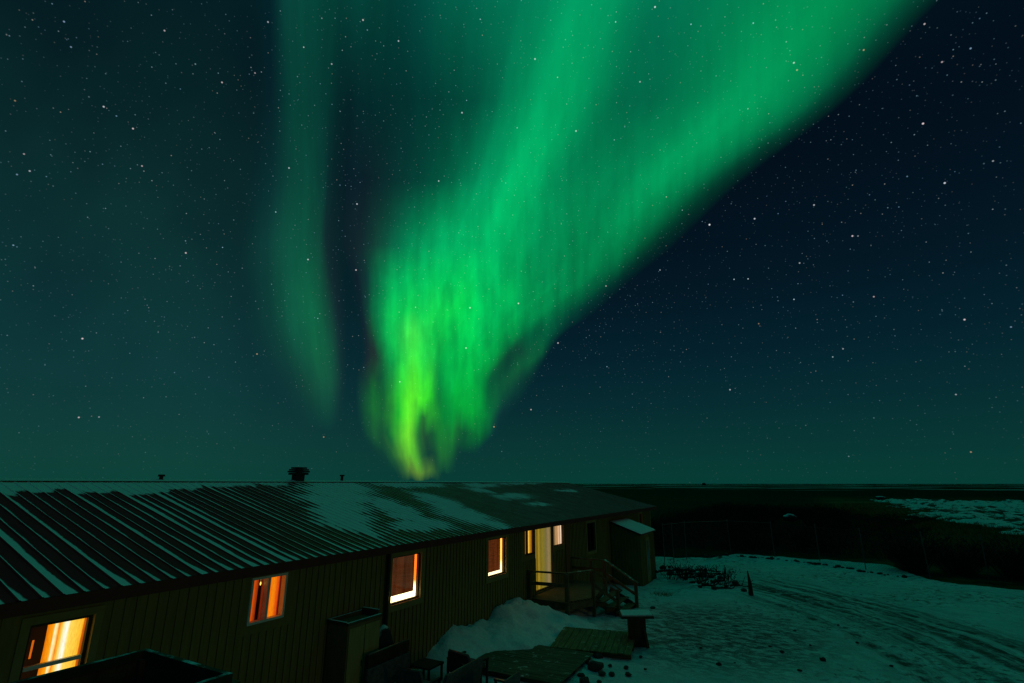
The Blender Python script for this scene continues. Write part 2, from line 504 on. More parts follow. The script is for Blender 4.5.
def roof_mat():
    """ribbed metal; snow caught along the ribs, a drift under the ridge and a few lying patches"""
    m = bpy.data.materials.new('ribbed_roof_metal')
    m.use_nodes = True
    n = N(m.node_tree)
    co = n.add('ShaderNodeTexCoord').outputs['Object']
    s = n.add('ShaderNodeSeparateXYZ')
    n.put(s.inputs[0], co)
    X, Y = s.outputs[0], s.outputs[1]
    up = n.math('DIVIDE', n.math('SUBTRACT', EAVE_X, X), EAVE_X - RIDGE_X)         # 0 eave, 1 ridge
    strip = n.math('DIVIDE', n.math('SUBTRACT', Y, RIB0), RIB)
    fr = n.math('FRACT', strip)
    idx = n.math('FLOOR', strip)
    rnd = n.add('ShaderNodeTexWhiteNoise', noise_dimensions='1D')
    n.put(rnd.inputs['W'], idx)
    e1 = n.noise(n.mapping(co, scale=(0.7, 2.0, 1)), 1.0, 4)
    e2 = n.noise(co, 9.0, 4)
    # width of the snow lying against each rib
    wd = n.math('ADD', 0.13, n.math('MULTIPLY', n.math('POWER', rnd.outputs[0], 3.0), 0.44))
    wd = n.math('ADD', wd, n.math('MULTIPLY', n.math('SUBTRACT', e1, 0.5), 0.5))
    wd = n.math('ADD', wd, n.math('MULTIPLY', n.math('SUBTRACT', e2, 0.5), 0.16))
    wd = n.math('ADD', wd, n.mapr(up, 0.10, 0.0, 0.0, 0.22, True))
    wd = n.math('MULTIPLY', wd, n.mapr(Y, 9.5, 14.5, 1.0, 0.62, True))
    wd = n.math('MULTIPLY', wd, n.mapr(Y, 15, 21, 1.0, 0.25, True))
    stripe = n.mapr(n.math('SUBTRACT', wd, fr), -0.05, 0.09, 0, 1, True)
    # drift below the ridge
    q = n.math('ADD', n.math('MULTIPLY', n.math('SUBTRACT', n.noise(n.mapping(co, scale=(0.35, 1.0, 1)), 1.1, 5, 0.65), 0.5), 0.30),
               n.math('MULTIPLY', n.math('SUBTRACT', rnd.outputs[0], 0.5), 0.07))
    drift = n.math('ADD', n.math('SUBTRACT', up, n.mapr(Y, 5.5, 11.0, 0.80, 0.93, True)), q)
    drift = n.math('MULTIPLY', n.mapr(drift, 0.0, 0.03, 0, 1, True), n.mapr(Y, 15.5, 10.5, 0.0, 1, True))
    snow = n.math('MAXIMUM', stripe, drift)
    warp = n.vmath('SCALE', n.vmath('SUBTRACT', n.add('ShaderNodeTexNoise').outputs['Color'], (0.5, 0.5, 0.5)), scale=1.6)
    wn = warp.node.inputs[0].links[0].from_node.inputs[0].links[0].from_node
    n.put(wn.inputs['Vector'], co)
    wn.inputs['Scale'].default_value = 1.1
    wn.inputs['Detail'].default_value = 4
    cw = n.vmath('ADD', co, warp)
    PATCH = [(-14.3, 13.3, 0.9, 1.1), (-13.3, 12.3, 1.0, .9), (-12.4, 11.4, .9, .8), (-11.4, 10.6, .8, .6), (-10.5, 10.2, .8, .5), (-12.0, 13.3, .9, .55),
             (-11.0, 12.8, 1.0, .6), (-10.2, 13.0, .7, .55), (-12.2, 16.2, 1.0, .7), (-11.2, 15.5, 1.0, .7), (-10.2, 15.2, .9, .8), (-9.5, 15.3, .6, .5),
             (-14.6, 17.5, .45, 2.2), (-14.4, 22.5, .5, 1.5), (-13.6, 21.0, .5, .7), (-14.75, 27, .3, 3.0), (-12.3, 22.0, .5, 1.6), (-10.9, 22.0, .35, .9),
             (-13.0, 30, .35, 1.5), (-9.9, 12.0, .35, .6)]
    lying = None
    for (cx, cy, rx, ry) in PATCH:
        d = n.vmath('LENGTH', n.vmath('MULTIPLY', n.vmath('SUBTRACT', cw, (cx, cy, 0)), (1 / rx, 1 / ry, 0)))
        g = n.mapr(d, 2.0, 0.45, 0, 1, True)
        lying = g if lying is None else n.math('MAXIMUM', lying, g)
    wd2 = n.math('ADD', n.math('MULTIPLY', lying, 1.05), n.math('ADD', wd, n.math('MULTIPLY', n.math('SUBTRACT', e2, 0.5), 0.25)))
    snow = n.math('MAXIMUM', snow, n.math('MULTIPLY', n.mapr(n.math('SUBTRACT', wd2, fr), -0.16, 0.22, 0, 1, True), n.math('GREATER_THAN', lying, 0.02)))
    # bare rib crests show through the thin edges
    rust = n.noise(n.mapping(co, scale=(0.4, 4, 1)), 1.5, 4)
    metal = n.mix(n.mapr(rust, 0.35, 0.7), (0.26, 0.014, 0.016), (0.38, 0.024, 0.025))
    thin = n.mapr(n.noise(co, 30, 3), 0.3, 0.7, 0.93, 1.0)
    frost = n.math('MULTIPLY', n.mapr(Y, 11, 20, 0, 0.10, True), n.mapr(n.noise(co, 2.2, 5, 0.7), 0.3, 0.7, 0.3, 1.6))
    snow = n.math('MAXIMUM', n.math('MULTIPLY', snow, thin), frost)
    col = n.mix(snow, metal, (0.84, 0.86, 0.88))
    b = n.add('ShaderNodeBsdfPrincipled')
    n.put(b.inputs['Base Color'], col)
    n.put(b.inputs['Roughness'], n.mapr(snow, 0, 1, 0.55, 0.9))
    b.inputs['Specular IOR Level'].default_value = 0.1
    n.put(b.inputs['Normal'], n.bump(n.math('ADD', snow, n.math('MULTIPLY', e2, 0.1)), 0.3, 0.015))
    o = n.add('ShaderNodeOutputMaterial')
    n.put(o.inputs[0], b.outputs[0])
    return m


# ------------------------------------------------------------------ mesh helpers
class MB:
    def __init__(self):
        self.v, self.f = [], []

    def box(self, x0, x1, y0, y1, z0, z1, rz=0.0, tilt=None):
        cx, cy, cz = (x0 + x1) / 2, (y0 + y1) / 2, (z0 + z1) / 2
        k = len(self.v)
        c, s = math.cos(rz), math.sin(rz)
        for z in (z0, z1):
            for x, y in ((x0, y0), (x1, y0), (x1, y1), (x0, y1)):
                dx, dy, dz = x - cx, y - cy, z - cz
                if tilt:
                    dz += dx * tilt[0] + dy * tilt[1]
                self.v.append((cx + dx * c - dy * s, cy + dx * s + dy * c, cz + dz))
        for q in ((0, 3, 2, 1), (4, 5, 6, 7), (0, 1, 5, 4), (1, 2, 6, 5), (2, 3, 7, 6), (3, 0, 4, 7)):
            self.f.append([k + i for i in q])
        return self

    def quad(self, *pts):
        k = len(self.v)
        self.v += [tuple(p) for p in pts]
        self.f.append(list(range(k, k + len(pts))))
        return self

    def beam(self, a, b, wid, hei):
        """rectangular bar from a to b, wid across (horizontal), hei vertical"""
        a, b = Vector(a), Vector(b)
        d = (b - a).normalized()
        side = Vector((0, 0, 1)).cross(d)
        if side.length < 1e-4:
            side = Vector((1, 0, 0))
        side.normalize()
        upv = d.cross(side)
        k = len(self.v)
        for p in (a, b):
            for u, v in ((-1, -1), (1, -1), (1, 1), (-1, 1)):
                self.v.append(tuple(p + side * (u * wid / 2) + upv * (v * hei / 2)))
        for q in ((0, 1, 2, 3), (7, 6, 5, 4), (0, 4, 5, 1), (1, 5, 6, 2), (2, 6, 7, 3), (3, 7, 4, 0)):
            self.f.append([k + i for i in q])
        return self

    def tube(self, a, b, r0, r1=None, n=8, cap=True):
        r1 = r0 if r1 is None else r1
        a, b = Vector(a), Vector(b)
        d = (b - a).normalized()
        s = d.orthogonal().normalized()
        t = d.cross(s)
        k = len(self.v)
        for p, r in ((a, r0), (b, r1)):
            for i in range(n):
                an = 2 * math.pi * i / n
                self.v.append(tuple(p + s * (math.cos(an) * r) + t * (math.sin(an) * r)))
        for i in range(n):
            j = (i + 1) % n
            self.f.append([k + i, k + j, k + n + j, k + n + i])
        if cap:
            self.f.append([k + i for i in range(n)][::-1])
            self.f.append([k + n + i for i in range(n)])
        return self

    def build(self, name, mat, parent=None, bevel=0.0, smooth=False, link=True):
        me = bpy.data.meshes.new(name)
        me.from_pydata(self.v, [], self.f)
        bm = bmesh.new()
        bm.from_mesh(me)
        bmesh.ops.recalc_face_normals(bm, faces=bm.faces)
        if bevel:
            bmesh.ops.bevel(bm, geom=list(bm.edges), offset=bevel, segments=2, affect='EDGES', profile=0.6, clamp_overlap=True)
        bm.to_mesh(me)
        bm.free()
        if smooth:
            me.shade_smooth()
        me.materials.append(mat)
        o = bpy.data.objects.new(name, me)
        C.objects.link(o)
        if parent is not None:
            o.parent = parent
        return o


def tag(o, label=None, cat=None, group=None, kind=None):
    if label:
        o['label'] = label
    if cat:
        o['category'] = cat
    if group:
        o['group'] = group
    if kind:
        o['kind'] = kind
    return o


def thing(name, label, cat, loc=(0, 0, 0), rz=0.0, group=None):
    o = bpy.data.objects.new(name, None)
    o.empty_display_size = 0.2
    o.location = loc
    o.rotation_euler = (0, 0, rz)
    C.objects.link(o)
    return tag(o, label, cat, group)


def copy_tree(o, parent=None):
    c = o.copy()
    C.objects.link(c)
    c.parent = parent
    for ch in list(o.children):
        copy_tree(ch, c)
    return c


def fbm(x, y, s=1.0, seed=0.0, oct_=4):
    return mnoise.fractal(Vector((x * s + seed, y * s - seed * 1.7, seed * 0.37)), 1.0, 2.0, oct_)


def grid_mesh(name, xs, ys, zf, mat, kind='structure', smooth=True):
    v = [(x, y, zf(x, y)) for y in ys for x in xs]
    nx = len(xs)
    f = [(j * nx + i, j * nx + i + 1, (j + 1) * nx + i + 1, (j + 1) * nx + i) for j in range(len(ys) - 1) for i in range(nx - 1)]
    me = bpy.data.meshes.new(name)
    me.from_pydata(v, [], f)
    if smooth:
        me.shade_smooth()
    me.materials.append(mat)
    o = bpy.data.objects.new(name, me)
    C.objects.link(o)
    tag(o, kind=kind)
    return o


def sstep(a, b, x):
    t = min(1.0, max(0.0, (x - a) / (b - a)))
    return t * t * (3 - 2 * t)


# ------------------------------------------------------------------ aurora: two luminous curtains far beyond the horizon
def base_sky(py):
    t = [(-2000, (2, 11, 20)), (0, (3, 17, 29)), (100, (3, 20, 32)), (180, (4, 22, 36)), (245, (4, 24, 40)), (312, (5, 32, 44)), (357, (5, 38, 48)),
         (407, (5, 46, 52)), (435, (5, 52, 54)), (455, (4, 58, 56)), (472, (4, 63, 57)), (500, (3, 67, 59))]
    for (a, ca), (b, cb) in zip(t, t[1:]):
        if a <= py <= b:
            k = (py - a) / (b - a)
            return [ca[i] + (cb[i] - ca[i]) * k for i in range(3)]
    return t[-1][1]


def aurora(name, rows, label, dist, fold, streak, rag=1.0):
    """rows: from the foot of the curtain upwards; every column of a row is the same ray.  u runs across the rays, v up along them."""
    rows = [(py, [(2 * c[0][0] - c[1][0], None)] + c + [(2 * c[-1][0] - c[-2][0], None), (3 * c[-1][0] - 2 * c[-2][0], None)]) for py, c in rows]
    ncol = len(rows[0][1])
    U, V, verts, uvs, uv2, faces = 8, 8, [], [], [], []
    nr = len(rows)
    nu, nv = (ncol - 1) * U + 1, (nr - 1) * V + 1
    for jv in range(nv):
        r = min(jv // V, nr - 2)
        t = jv / V - r
        ya, yb = rows[r][0], rows[r + 1][0]
        py = ya + (yb - ya) * t
        for iu in range(nu):
            c = min(iu // U, ncol - 2)
            s = iu / U - c

            def at(row):
                return rows[row][1][c][0] * (1 - s) + rows[row][1][c + 1][0] * s
            # smooth along the ray through the neighbouring rows
            p0, p1, p2, p3 = at(max(r - 1, 0)), at(r), at(r + 1), at(min(r + 2, nr - 1))
            h0, h1 = rows[max(r - 1, 0)][0], rows[min(r + 2, nr - 1)][0]
            m1 = (p2 - p0) / ((yb - h0) or 1) * (yb - ya)
            m2 = (p3 - p1) / ((h1 - ya) or 1) * (yb - ya)
            t2, t3 = t * t, t * t * t
            px = (2 * t3 - 3 * t2 + 1) * p1 + (t3 - 2 * t2 + t) * m1 + (-2 * t3 + 3 * t2) * p2 + (t3 - t2) * m2
            d = sky_dir(px, py)
            u = iu / (nu - 1)
            dd = dist * (1 + 0.05 * math.sin(u * fold) + 0.03 * math.sin(u * fold * 2.3 + 1))
            verts.append(tuple(Vector((0, 0, EYE)) + d * dd))
            uvs.append((u, jv / (nv - 1)))
            uv2.append((px / 100, py / 100))
    for j in range(nv - 1):
        for i in range(nu - 1):
            faces.append((j * nu + i, j * nu + i + 1, (j + 1) * nu + i + 1, (j + 1) * nu + i))
    me = bpy.data.meshes.new(name)
    me.from_pydata(verts, [], faces)
    uvl = me.uv_layers.new(name='rays')
    for lp in me.loops:
        uvl.data[lp.index].uv = uvs[lp.vertex_index]
    uvm = me.uv_layers.new(name='upright')
    for lp in me.loops:
        uvm.data[lp.index].uv = uv2[lp.vertex_index]
    me.shade_smooth()
    m = bpy.data.materials.new(name + '_light')
    m.use_nodes = True
    n = N(m.node_tree)
    uv = n.add('ShaderNodeUVMap', uv_map='rays').outputs[0]
    sp = n.add('ShaderNodeSeparateXYZ')
    n.put(sp.inputs[0], uv)
    u, v = sp.outputs[0], sp.outputs[1]
    wz = n.noise(n.mapping(uv, scale=(9, 4, 1)), 1.0, 2)
    u2 = n.math('ADD', u, n.math('MULTIPLY', n.math('SUBTRACT', wz, 0.5), 0.010))
    foot = n.mapr(v, 0.66, 0.40, 0, 1, True)
    upr = n.add('ShaderNodeUVMap', uv_map='upright').outputs[0]
    ra = n.noise(n.mapping(upr, scale=(4.2, 0.25, 1)), 1.0, 2, 0.5)
    rb = n.noise(n.mapping(upr, scale=(10.5, 0.5, 1), loc=(3.3, 0, 0)), 1.0, 2, 0.5)
    jag = n.math('ADD', n.math('MULTIPLY', n.math('SUBTRACT', ra, 0.5), 0.11), n.math('MULTIPLY', n.math('SUBTRACT', rb, 0.5), 0.07))
    v = n.math('MAXIMUM', n.math('ADD', v, n.math('MULTIPLY', n.math('MULTIPLY', jag, foot), rag)), 0.0)
    acc = None
    for r, (py, cols) in enumerate(rows):
        b = lin(base_sky(py))
        st = [(k / (ncol - 1), [max(0.0, x - y) for x, y in zip(lin(c[1]), b)] if c[1] else (0, 0, 0)) for k, c in enumerate(cols)]
        rp = n.ramp(u2, st, 'CARDINAL')
        acc = rp if acc is None else n.mix(n.mapr(v, (r - 1) / (nr - 1), r / (nr - 1), 0, 1), acc, rp)
    ray = n.noise(n.mapping(uv, scale=(24, 1.6, 1)), 1.0, 2, 0.5)
    big = n.noise(n.mapping(uv, scale=(9, 5, 1)), 1.0, 3, 0.5)
    fine = n.noise(n.mapping(upr, scale=(9.0, 1.1, 1), loc=(7, 2, 0)), 1.0, 3, 0.5)
    fk = n.math('MULTIPLY', n.mapr(v, 0.80, 0.45, 0.15, 1, True), 0.22 * rag)
    fg = n.math('ADD', 1.0, n.math('MULTIPLY', n.mapr(fine, 0.3, 0.7, -1.0, 1.0), fk))
    blot = n.noise(n.mapping(upr, scale=(7, 4.0, 1), loc=(1, 5, 0)), 1.0, 4, 0.6)
    fg = n.math('MULTIPLY', fg, n.math('ADD', 1.0, n.math('MULTIPLY', n.mapr(blot, 0.3, 0.7, -0.6, 0.6), fk)))
    g = n.math('MULTIPLY', n.math('MULTIPLY', fg, n.mapr(ray, 0.3, 0.7, 1 - streak, 1 + streak)), n.mapr(big, 0.3, 0.7, 1 - streak * .6, 1 + streak * .6))
    e = n.add('ShaderNodeEmission')
    n.put(e.inputs[0], n.vmath('MAXIMUM', acc, (0, 0, 0)))
    n.put(e.inputs[1], g)
    tr = n.add('ShaderNodeBsdfTransparent')
    a = n.add('ShaderNodeAddShader')
    n.put(a.inputs[0], e.outputs[0])
    n.put(a.inputs[1], tr.outputs[0])
    o = n.add('ShaderNodeOutputMaterial')
    n.put(o.inputs[0], a.outputs[0])
    m.cycles.emission_sampling = 'NONE'
    me.materials.append(m)
    ob = bpy.data.objects.new(name, me)
    C.objects.link(ob)
    return tag(ob, label, 'aurora')


Z_ = None
MAIN = [
    (481, [(392, Z_), (396, Z_), (400, Z_), (404, Z_), (408, Z_), (413, Z_), (418, Z_), (422, Z_), (426, Z_), (430, Z_), (434, Z_), (438, Z_), (442, Z_), (446, Z_), (450, Z_), (454, Z_), (458, Z_), (462, Z_), (466, Z_)]),
    (472, [(385, Z_), (391, Z_), (396, (8, 64, 54)), (401, (28, 80, 42)), (406, (52, 104, 28)), (411, (80, 128, 14)), (416, (88, 136, 12)), (420, (86, 134, 12)), (425, (80, 130, 12)), (430, (66, 116, 24)), (435, (40, 92, 40)), (439, (18, 72, 52)), (443, Z_), (448, Z_), (453, Z_), (458, Z_), (463, Z_), (468, Z_), (474, Z_)]),
    (455, [(372, Z_), (379, (8, 62, 52)), (386, (14, 72, 48)), (393, (30, 92, 38)), (399, (60, 130, 18)), (404, (88, 172, 6)), (409, (92, 188, 4)), (414, (84, 182, 6)), (420, (48, 118, 22)), (427, (20, 74, 44)), (433, (16, 70, 48)), (438, (20, 86, 44)), (444, (24, 98, 42)), (450, (20, 92, 44)), (456, (10, 70, 52)), (462, Z_), (468, Z_), (475, Z_), (484, Z_)]),
    (435, [(362, Z_), (367, (10, 66, 50)), (374, (20, 86, 45)), (383, (22, 88, 44)), (392, (30, 118, 38)), (400, (73, 186, 22)), (406, (103, 216, 8)), (411, (99, 208, 10)), (417, (47, 130, 28)), (423, (34, 88, 44)), (429, (26, 88, 46)), (436, (20, 104, 42)), (444, (24, 122, 45)), (453, (22, 118, 46)), (462, (12, 90, 52)), (472, (8, 100, 50)), (483, (6, 92, 54)), (491, (5, 60, 56)), (500, Z_)]),
    (415, [(357, Z_), (363, (12, 70, 52)), (372, (20, 98, 48)), (383, (24, 106, 48)), (393, (36, 142, 46)), (400, (44, 196, 45)), (406, (88, 236, 22)), (412, (94, 236, 22)), (418, (48, 170, 30)), (424, (33, 110, 42)), (430, (40, 168, 45)), (436, (30, 150, 50)), (443, (8, 138, 56)), (453, (6, 156, 60)), (464, (3, 160, 60)), (476, (3, 158, 60)), (486, (5, 124, 58)), (496, (10, 70, 58)), (510, Z_)]),
    (397, [(356, Z_), (362, (14, 70, 52)), (372, (18, 96, 50)), (384, (20, 104, 52)), (393, (36, 154, 54)), (400, (45, 196, 55)), (406, (78, 232, 45)), (412, (88, 238, 40)), (419, (77, 238, 45)), (426, (62, 236, 45)), (431, (41, 204, 50)), (436, (22, 146, 58)), (443, (6, 140, 60)), (453, (4, 164, 64)), (466, (2, 172, 66)), (479, (2, 164, 64)), (487, (6, 112, 58)), (503, (12, 78, 58)), (524, Z_)]),
    (378, [(356, Z_), (364, (18, 56, 50)), (374, (20, 70, 50)), (384, (16, 100, 56)), (393, (30, 156, 62)), (400, (42, 200, 64)), (406, (58, 222, 62)), (413, (73, 232, 58)), (420, (61, 228, 60)), (427, (51, 220, 60)), (433, (36, 186, 64)), (439, (8, 150, 66)), (446, (6, 164, 70)), (456, (4, 178, 74)), (468, (2, 178, 72)), (480, (2, 164, 68)), (490, (8, 98, 58)), (512, (15, 82, 58)), (536, Z_)]),
    (357, [(362, Z_), (370, (27, 44, 48)), (377, (26, 64, 52)), (384, (18, 116, 62)), (393, (14, 152, 70)), (400, (30, 196, 74)), (406, (48, 222, 76)), (412, (59, 228, 76)), (419, (48, 222, 74)), (427, (35, 206, 74)), (434, (22, 186, 74)), (442, (8, 176, 74)), (452, (6, 182, 78)), (464, (4, 186, 78)), (478, (2, 178, 76)), (491, (3, 154, 70)), (506, (14, 78, 56)), (535, (12, 92, 60)), (547, Z_)]),
    (335, [(360, Z_), (368, (22, 50, 50)), (374, (18, 92, 58)), (381, (14, 140, 72)), (389, (14, 172, 78)), (397, (26, 196, 82)), (405, (50, 214, 82)), (413, (59, 220, 80)), (422, (45, 216, 80)), (432, (22, 204, 80)), (442, (14, 198, 80)), (452, (10, 198, 82)), (464, (6, 200, 86)), (477, (3, 192, 86)), (491, (2, 172, 80)), (506, (2, 146, 74)), (524, (4, 104, 64)), (549, (5, 84, 60)), (563, Z_)]),
    (312, [(356, Z_), (364, (14, 46, 50)), (371, (10, 86, 60)), (378, (10, 136, 76)), (386, (10, 172, 82)), (395, (12, 190, 84)), (405, (14, 200, 85)), (416, (18, 206, 85)), (427, (20, 208, 85)), (439, (16, 208, 84)), (452, (12, 208, 84)), (465, (5, 204, 88)), (479, (2, 198, 90)), (494, (0, 180, 88)), (510, (0, 160, 84)), (528, (0, 142, 78)), (548, (1, 118, 70)), (572, (4, 74, 58)), (596, Z_)]),
    (280, [(350, Z_), (360, (14, 36, 48)), (370, (12, 70, 58)), (380, (8, 124, 76)), (391, (6, 160, 86)), (403, (4, 178, 92)), (416, (6, 188, 94)), (429, (6, 194, 94)), (443, (4, 196, 94)), (457, (2, 196, 94)), (472, (0, 194, 96)), (488, (0, 186, 96)), (505, (0, 172, 92)), (524, (0, 150, 84)), (545, (0, 136, 80)), (567, (0, 128, 76)), (590, (1, 112, 70)), (612, (4, 68, 54)), (632, Z_)]),
    (245, [(338, Z_), (352, (14, 29, 44)), (366, (16, 44, 50)), (380, (14, 72, 60)), (394, (8, 104, 74)), (408, (2, 132, 84)), (422, (0, 152, 92)), (437, (0, 168, 98)), (453, (0, 174, 100)), (469, (0, 180, 102)), (486, (0, 182, 102)), (503, (0, 178, 100)), (521, (0, 166, 95)), (541, (0, 144, 87)), (563, (0, 132, 80)), (588, (0, 130, 79)), (617, (0, 130, 78)), (645, (2, 74, 54)), (674, Z_)]),
    (180, [(335, Z_), (353, (8, 26, 42)), (371, (10, 32, 43)), (390, (8, 46, 49)), (409, (6, 60, 55)), (427, (4, 74, 61)), (444, (2, 90, 67)), (461, (1, 110, 76)), (478, (0, 138, 90)), (495, (0, 162, 100)), (512, (0, 180, 105)), (530, (0, 177, 103)), (548, (0, 150, 92)), (568, (0, 133, 84)), (592, (0, 130, 82)), (624, (0, 136, 85)), (664, (0, 157, 93)), (706, (2, 92, 62)), (742, Z_)]),
    (100, [(338, Z_), (356, (4, 38, 42)), (376, (3, 42, 44)), (397, (3, 46, 46)), (418, (2, 53, 50)), (440, (2, 62, 54)), (460, (1, 71, 58)), (480, (1, 82, 63)), (500, (0, 110, 76)), (520, (0, 142, 90)), (543, (0, 158, 96)), (566, (0, 158, 95)), (592, (0, 136, 86)), (616, (0, 110, 75)), (652, (0, 107, 74)), (698, (0, 130, 82)), (754, (0, 155, 91)), (812, (3, 92, 62)), (846, Z_)]),
    (0, [(338, Z_), (360, (4, 54, 47)), (382, (4, 54, 46)), (404, (3, 58, 51)), (426, (2, 72, 60)), (448, (2, 88, 66)), (472, (2, 94, 69)), (496, (1, 102, 72)), (522, (1, 114, 77)), (548, (0, 135, 88)), (574, (0, 150, 93)), (600, (0, 149, 92)), (626, (0, 134, 86)), (652, (0, 116, 79)), (694, (0, 114, 77)), (750, (0, 131, 80)), (830, (0, 141, 80)), (896, (2, 92, 60)), (942, Z_)]),
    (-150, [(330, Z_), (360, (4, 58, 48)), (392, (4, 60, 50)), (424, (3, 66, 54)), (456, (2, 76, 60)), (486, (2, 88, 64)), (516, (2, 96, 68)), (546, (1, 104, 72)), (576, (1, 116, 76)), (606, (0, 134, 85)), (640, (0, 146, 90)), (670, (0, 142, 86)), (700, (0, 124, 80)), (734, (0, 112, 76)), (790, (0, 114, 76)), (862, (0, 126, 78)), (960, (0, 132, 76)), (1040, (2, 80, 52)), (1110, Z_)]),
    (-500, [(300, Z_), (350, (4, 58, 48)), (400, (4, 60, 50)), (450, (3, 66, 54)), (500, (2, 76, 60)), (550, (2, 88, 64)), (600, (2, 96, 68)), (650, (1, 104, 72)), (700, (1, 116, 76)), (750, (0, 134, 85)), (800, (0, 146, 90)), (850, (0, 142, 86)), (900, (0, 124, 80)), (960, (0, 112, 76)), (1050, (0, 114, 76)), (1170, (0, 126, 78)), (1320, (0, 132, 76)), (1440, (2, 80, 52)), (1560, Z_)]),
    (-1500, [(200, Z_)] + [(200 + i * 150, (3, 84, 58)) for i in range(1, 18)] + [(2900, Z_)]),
    (-1700, [(200 + i * 150, Z_) for i in range(19)]),
]
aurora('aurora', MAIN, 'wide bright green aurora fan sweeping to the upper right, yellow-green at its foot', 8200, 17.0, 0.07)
PILLAR = [
    (430, [(296, Z_), (304, Z_), (311, Z_), (317, Z_), (322, Z_), (327, Z_), (332, Z_), (337, Z_), (343, Z_)]),
    (385, [(270, Z_), (284, (8, 46, 52)), (297, (10, 55, 53)), (309, (14, 66, 55)), (319, (16, 78, 60)), (327, (17, 80, 61)), (334, (17, 72, 59)), (340, (14, 52, 53)), (347, Z_)]),
    (350, [(252, Z_), (268, (7, 46, 50)), (284, (10, 58, 53)), (298, (12, 76, 60)), (311, (14, 90, 64)), (321, (15, 93, 64)), (330, (16, 84, 62)), (338, (16, 54, 53)), (347, Z_)]),
    (312, [(243, Z_), (259, (7, 44, 48)), (275, (9, 60, 54)), (291, (12, 84, 64)), (304, (12, 92, 66)), (316, (13, 94, 66)), (324, (15, 80, 60)), (335, (17, 46, 50)), (347, Z_)]),
    (245, [(240, Z_), (256, (5, 38, 46)), (271, (8, 54, 54)), (285, (10, 74, 62)), (297, (10, 79, 63)), (309, (11, 76, 61)), (321, (13, 60, 55)), (326, (14, 38, 47)), (342, Z_)]),
    (180, [(245, Z_), (260, (4, 30, 42)), (275, (6, 42, 48)), (287, (8, 58, 54)), (298, (8, 65, 57)), (311, (8, 64, 56)), (324, (7, 54, 52)), (328, (7, 38, 45)), (346, Z_)]),
    (100, [(253, Z_), (264, (3, 24, 36)), (274, (4, 32, 41)), (284, (4, 48, 47)), (295, (5, 59, 52)), (308, (5, 59, 52)), (321, (5, 55, 50)), (331, (4, 46, 45)), (352, Z_)]),
    (0, [(250, Z_), (262, (3, 22, 32)), (272, (4, 30, 38)), (282, (7, 54, 50)), (292, (8, 63, 54)), (305, (7, 64, 53)), (322, (5, 60, 50)), (342, (4, 50, 44)), (372, Z_)]),
    (-200, [(240, Z_), (255, (3, 20, 30)), (269, (4, 27, 36)), (282, (7, 52, 48)), (297, (8, 62, 52)), (313, (7, 62, 51)), (334, (5, 58, 48)), (362, (4, 46, 42)), (400, Z_)]),
    (-700, [(220 + 24 * i, Z_) for i in range(9)]),
]
aurora('aurora', PILLAR, 'narrow faint green aurora pillar standing left of the dark gap beside the bright fan', 9000, 9.0, 0.07, 0.35)

# ------------------------------------------------------------------ ground
def lodge_yard_limit(x):
    # how far out (y) the trodden snow reaches at this x
    pts = [(-60, 37), (-9, 37.5), (-6.6, 38.3), (-4.6, 39.0), (-2.4, 38.9), (0, 38.9), (2.1, 38.6), (3.4, 37.8), (4.2, 34.4), (5.0, 32.9), (7.5, 32.0), (11, 31.0), (20, 29), (60, 25)]
    for (a, b), (c, d) in zip(pts, pts[1:]):
        if a <= x <= c:
            return b + (d - b) * (x - a) / (c - a)
    return 25


def yard_z(x, y):
    lim = lodge_yard_limit(x) + 0.5 * fbm(x, y, 0.7, 3)
    z = 0.01 + 0.045 * fbm(x, y, 0.45, 1) + 0.02 * fbm(x, y, 1.9, 2)
    z -= 1.3 * sstep(-0.1, 2.6, y - lim)
    z -= 0.27 * sstep(21.5, 26.5, y) * sstep(-4.6, -6.6, x)
    # small berm along the edge of the drive
    z += 0.10 * math.exp(-((y - lim + 1.2) / 0.7) ** 2) * (0.6 + 0.8 * fbm(x, y, 1.2, 5))
    return z


def frange(a, b, s):
    k = int(round((b - a) / s))
    return [a + (b - a) * i / k for i in range(k + 1)]


ring = [-11000, -6000, -3000, -1500, -800, -400, -200, -120] + frange(-100, -28, 4)[:-1] + frange(-28, 52, 1) + frange(56, 160, 4) + [200, 260, 340, 450, 650, 900, 1500, 3000, 6000, 11000]
ringy = [-11000, -4000, -1500, -500, -200, -100] + frange(-60, -16, 4)[:-1] + frange(-16, 44, 1) + frange(48, 240, 4) + [280, 340, 420, 520, 700, 900, 1200, 1800, 3000, 6000, 11000]
grid_mesh('ground', ring, ringy,
          lambda x, y: -0.05 + 0.25 * fbm(x, y, 0.02, 8) * sstep(45, 90, math.hypot(x, y)) - 0.85 * sstep(-26, -24, x) * sstep(48, 46, x) * sstep(-12, -10, y) * sstep(-0.2, -2.2, y - lodge_yard_limit(x)) , tundra_mat())
grid_mesh('yard', frange(-26, -10, 1.0)[:-1] + frange(-10, 14, 0.14) + frange(14, 48, 1.0)[1:], frange(-12, 8, 0.8)[:-1] + frange(8, 40, 0.16), yard_z, yard_mat())


def field_z(x, y):
    edge = x - (12 + (y - 95) * 0.055 if y > 95 else 12 + (95 - y) * 0.165) + 2.0 * fbm(x, y, 0.06, 4)
    near = y - 64 + 3 * fbm(x, y, 0.06, 6)
    far = 190 - y + 10 * fbm(x, y, 0.02, 2)
    m = min(edge * 0.35, near * 0.16, far * 0.1)
    z = -0.35 + min(0.35, 0.35 * m) + 0.16 * fbm(x, y * 0.6, 0.16, 9) + 0.62 * fbm(x, y * 0.7, 0.42, 7, 5)
    return z + 0.08


grid_mesh('snow_field', frange(8, 130, 0.7), frange(58, 215, 1.0), field_z, field_mat())


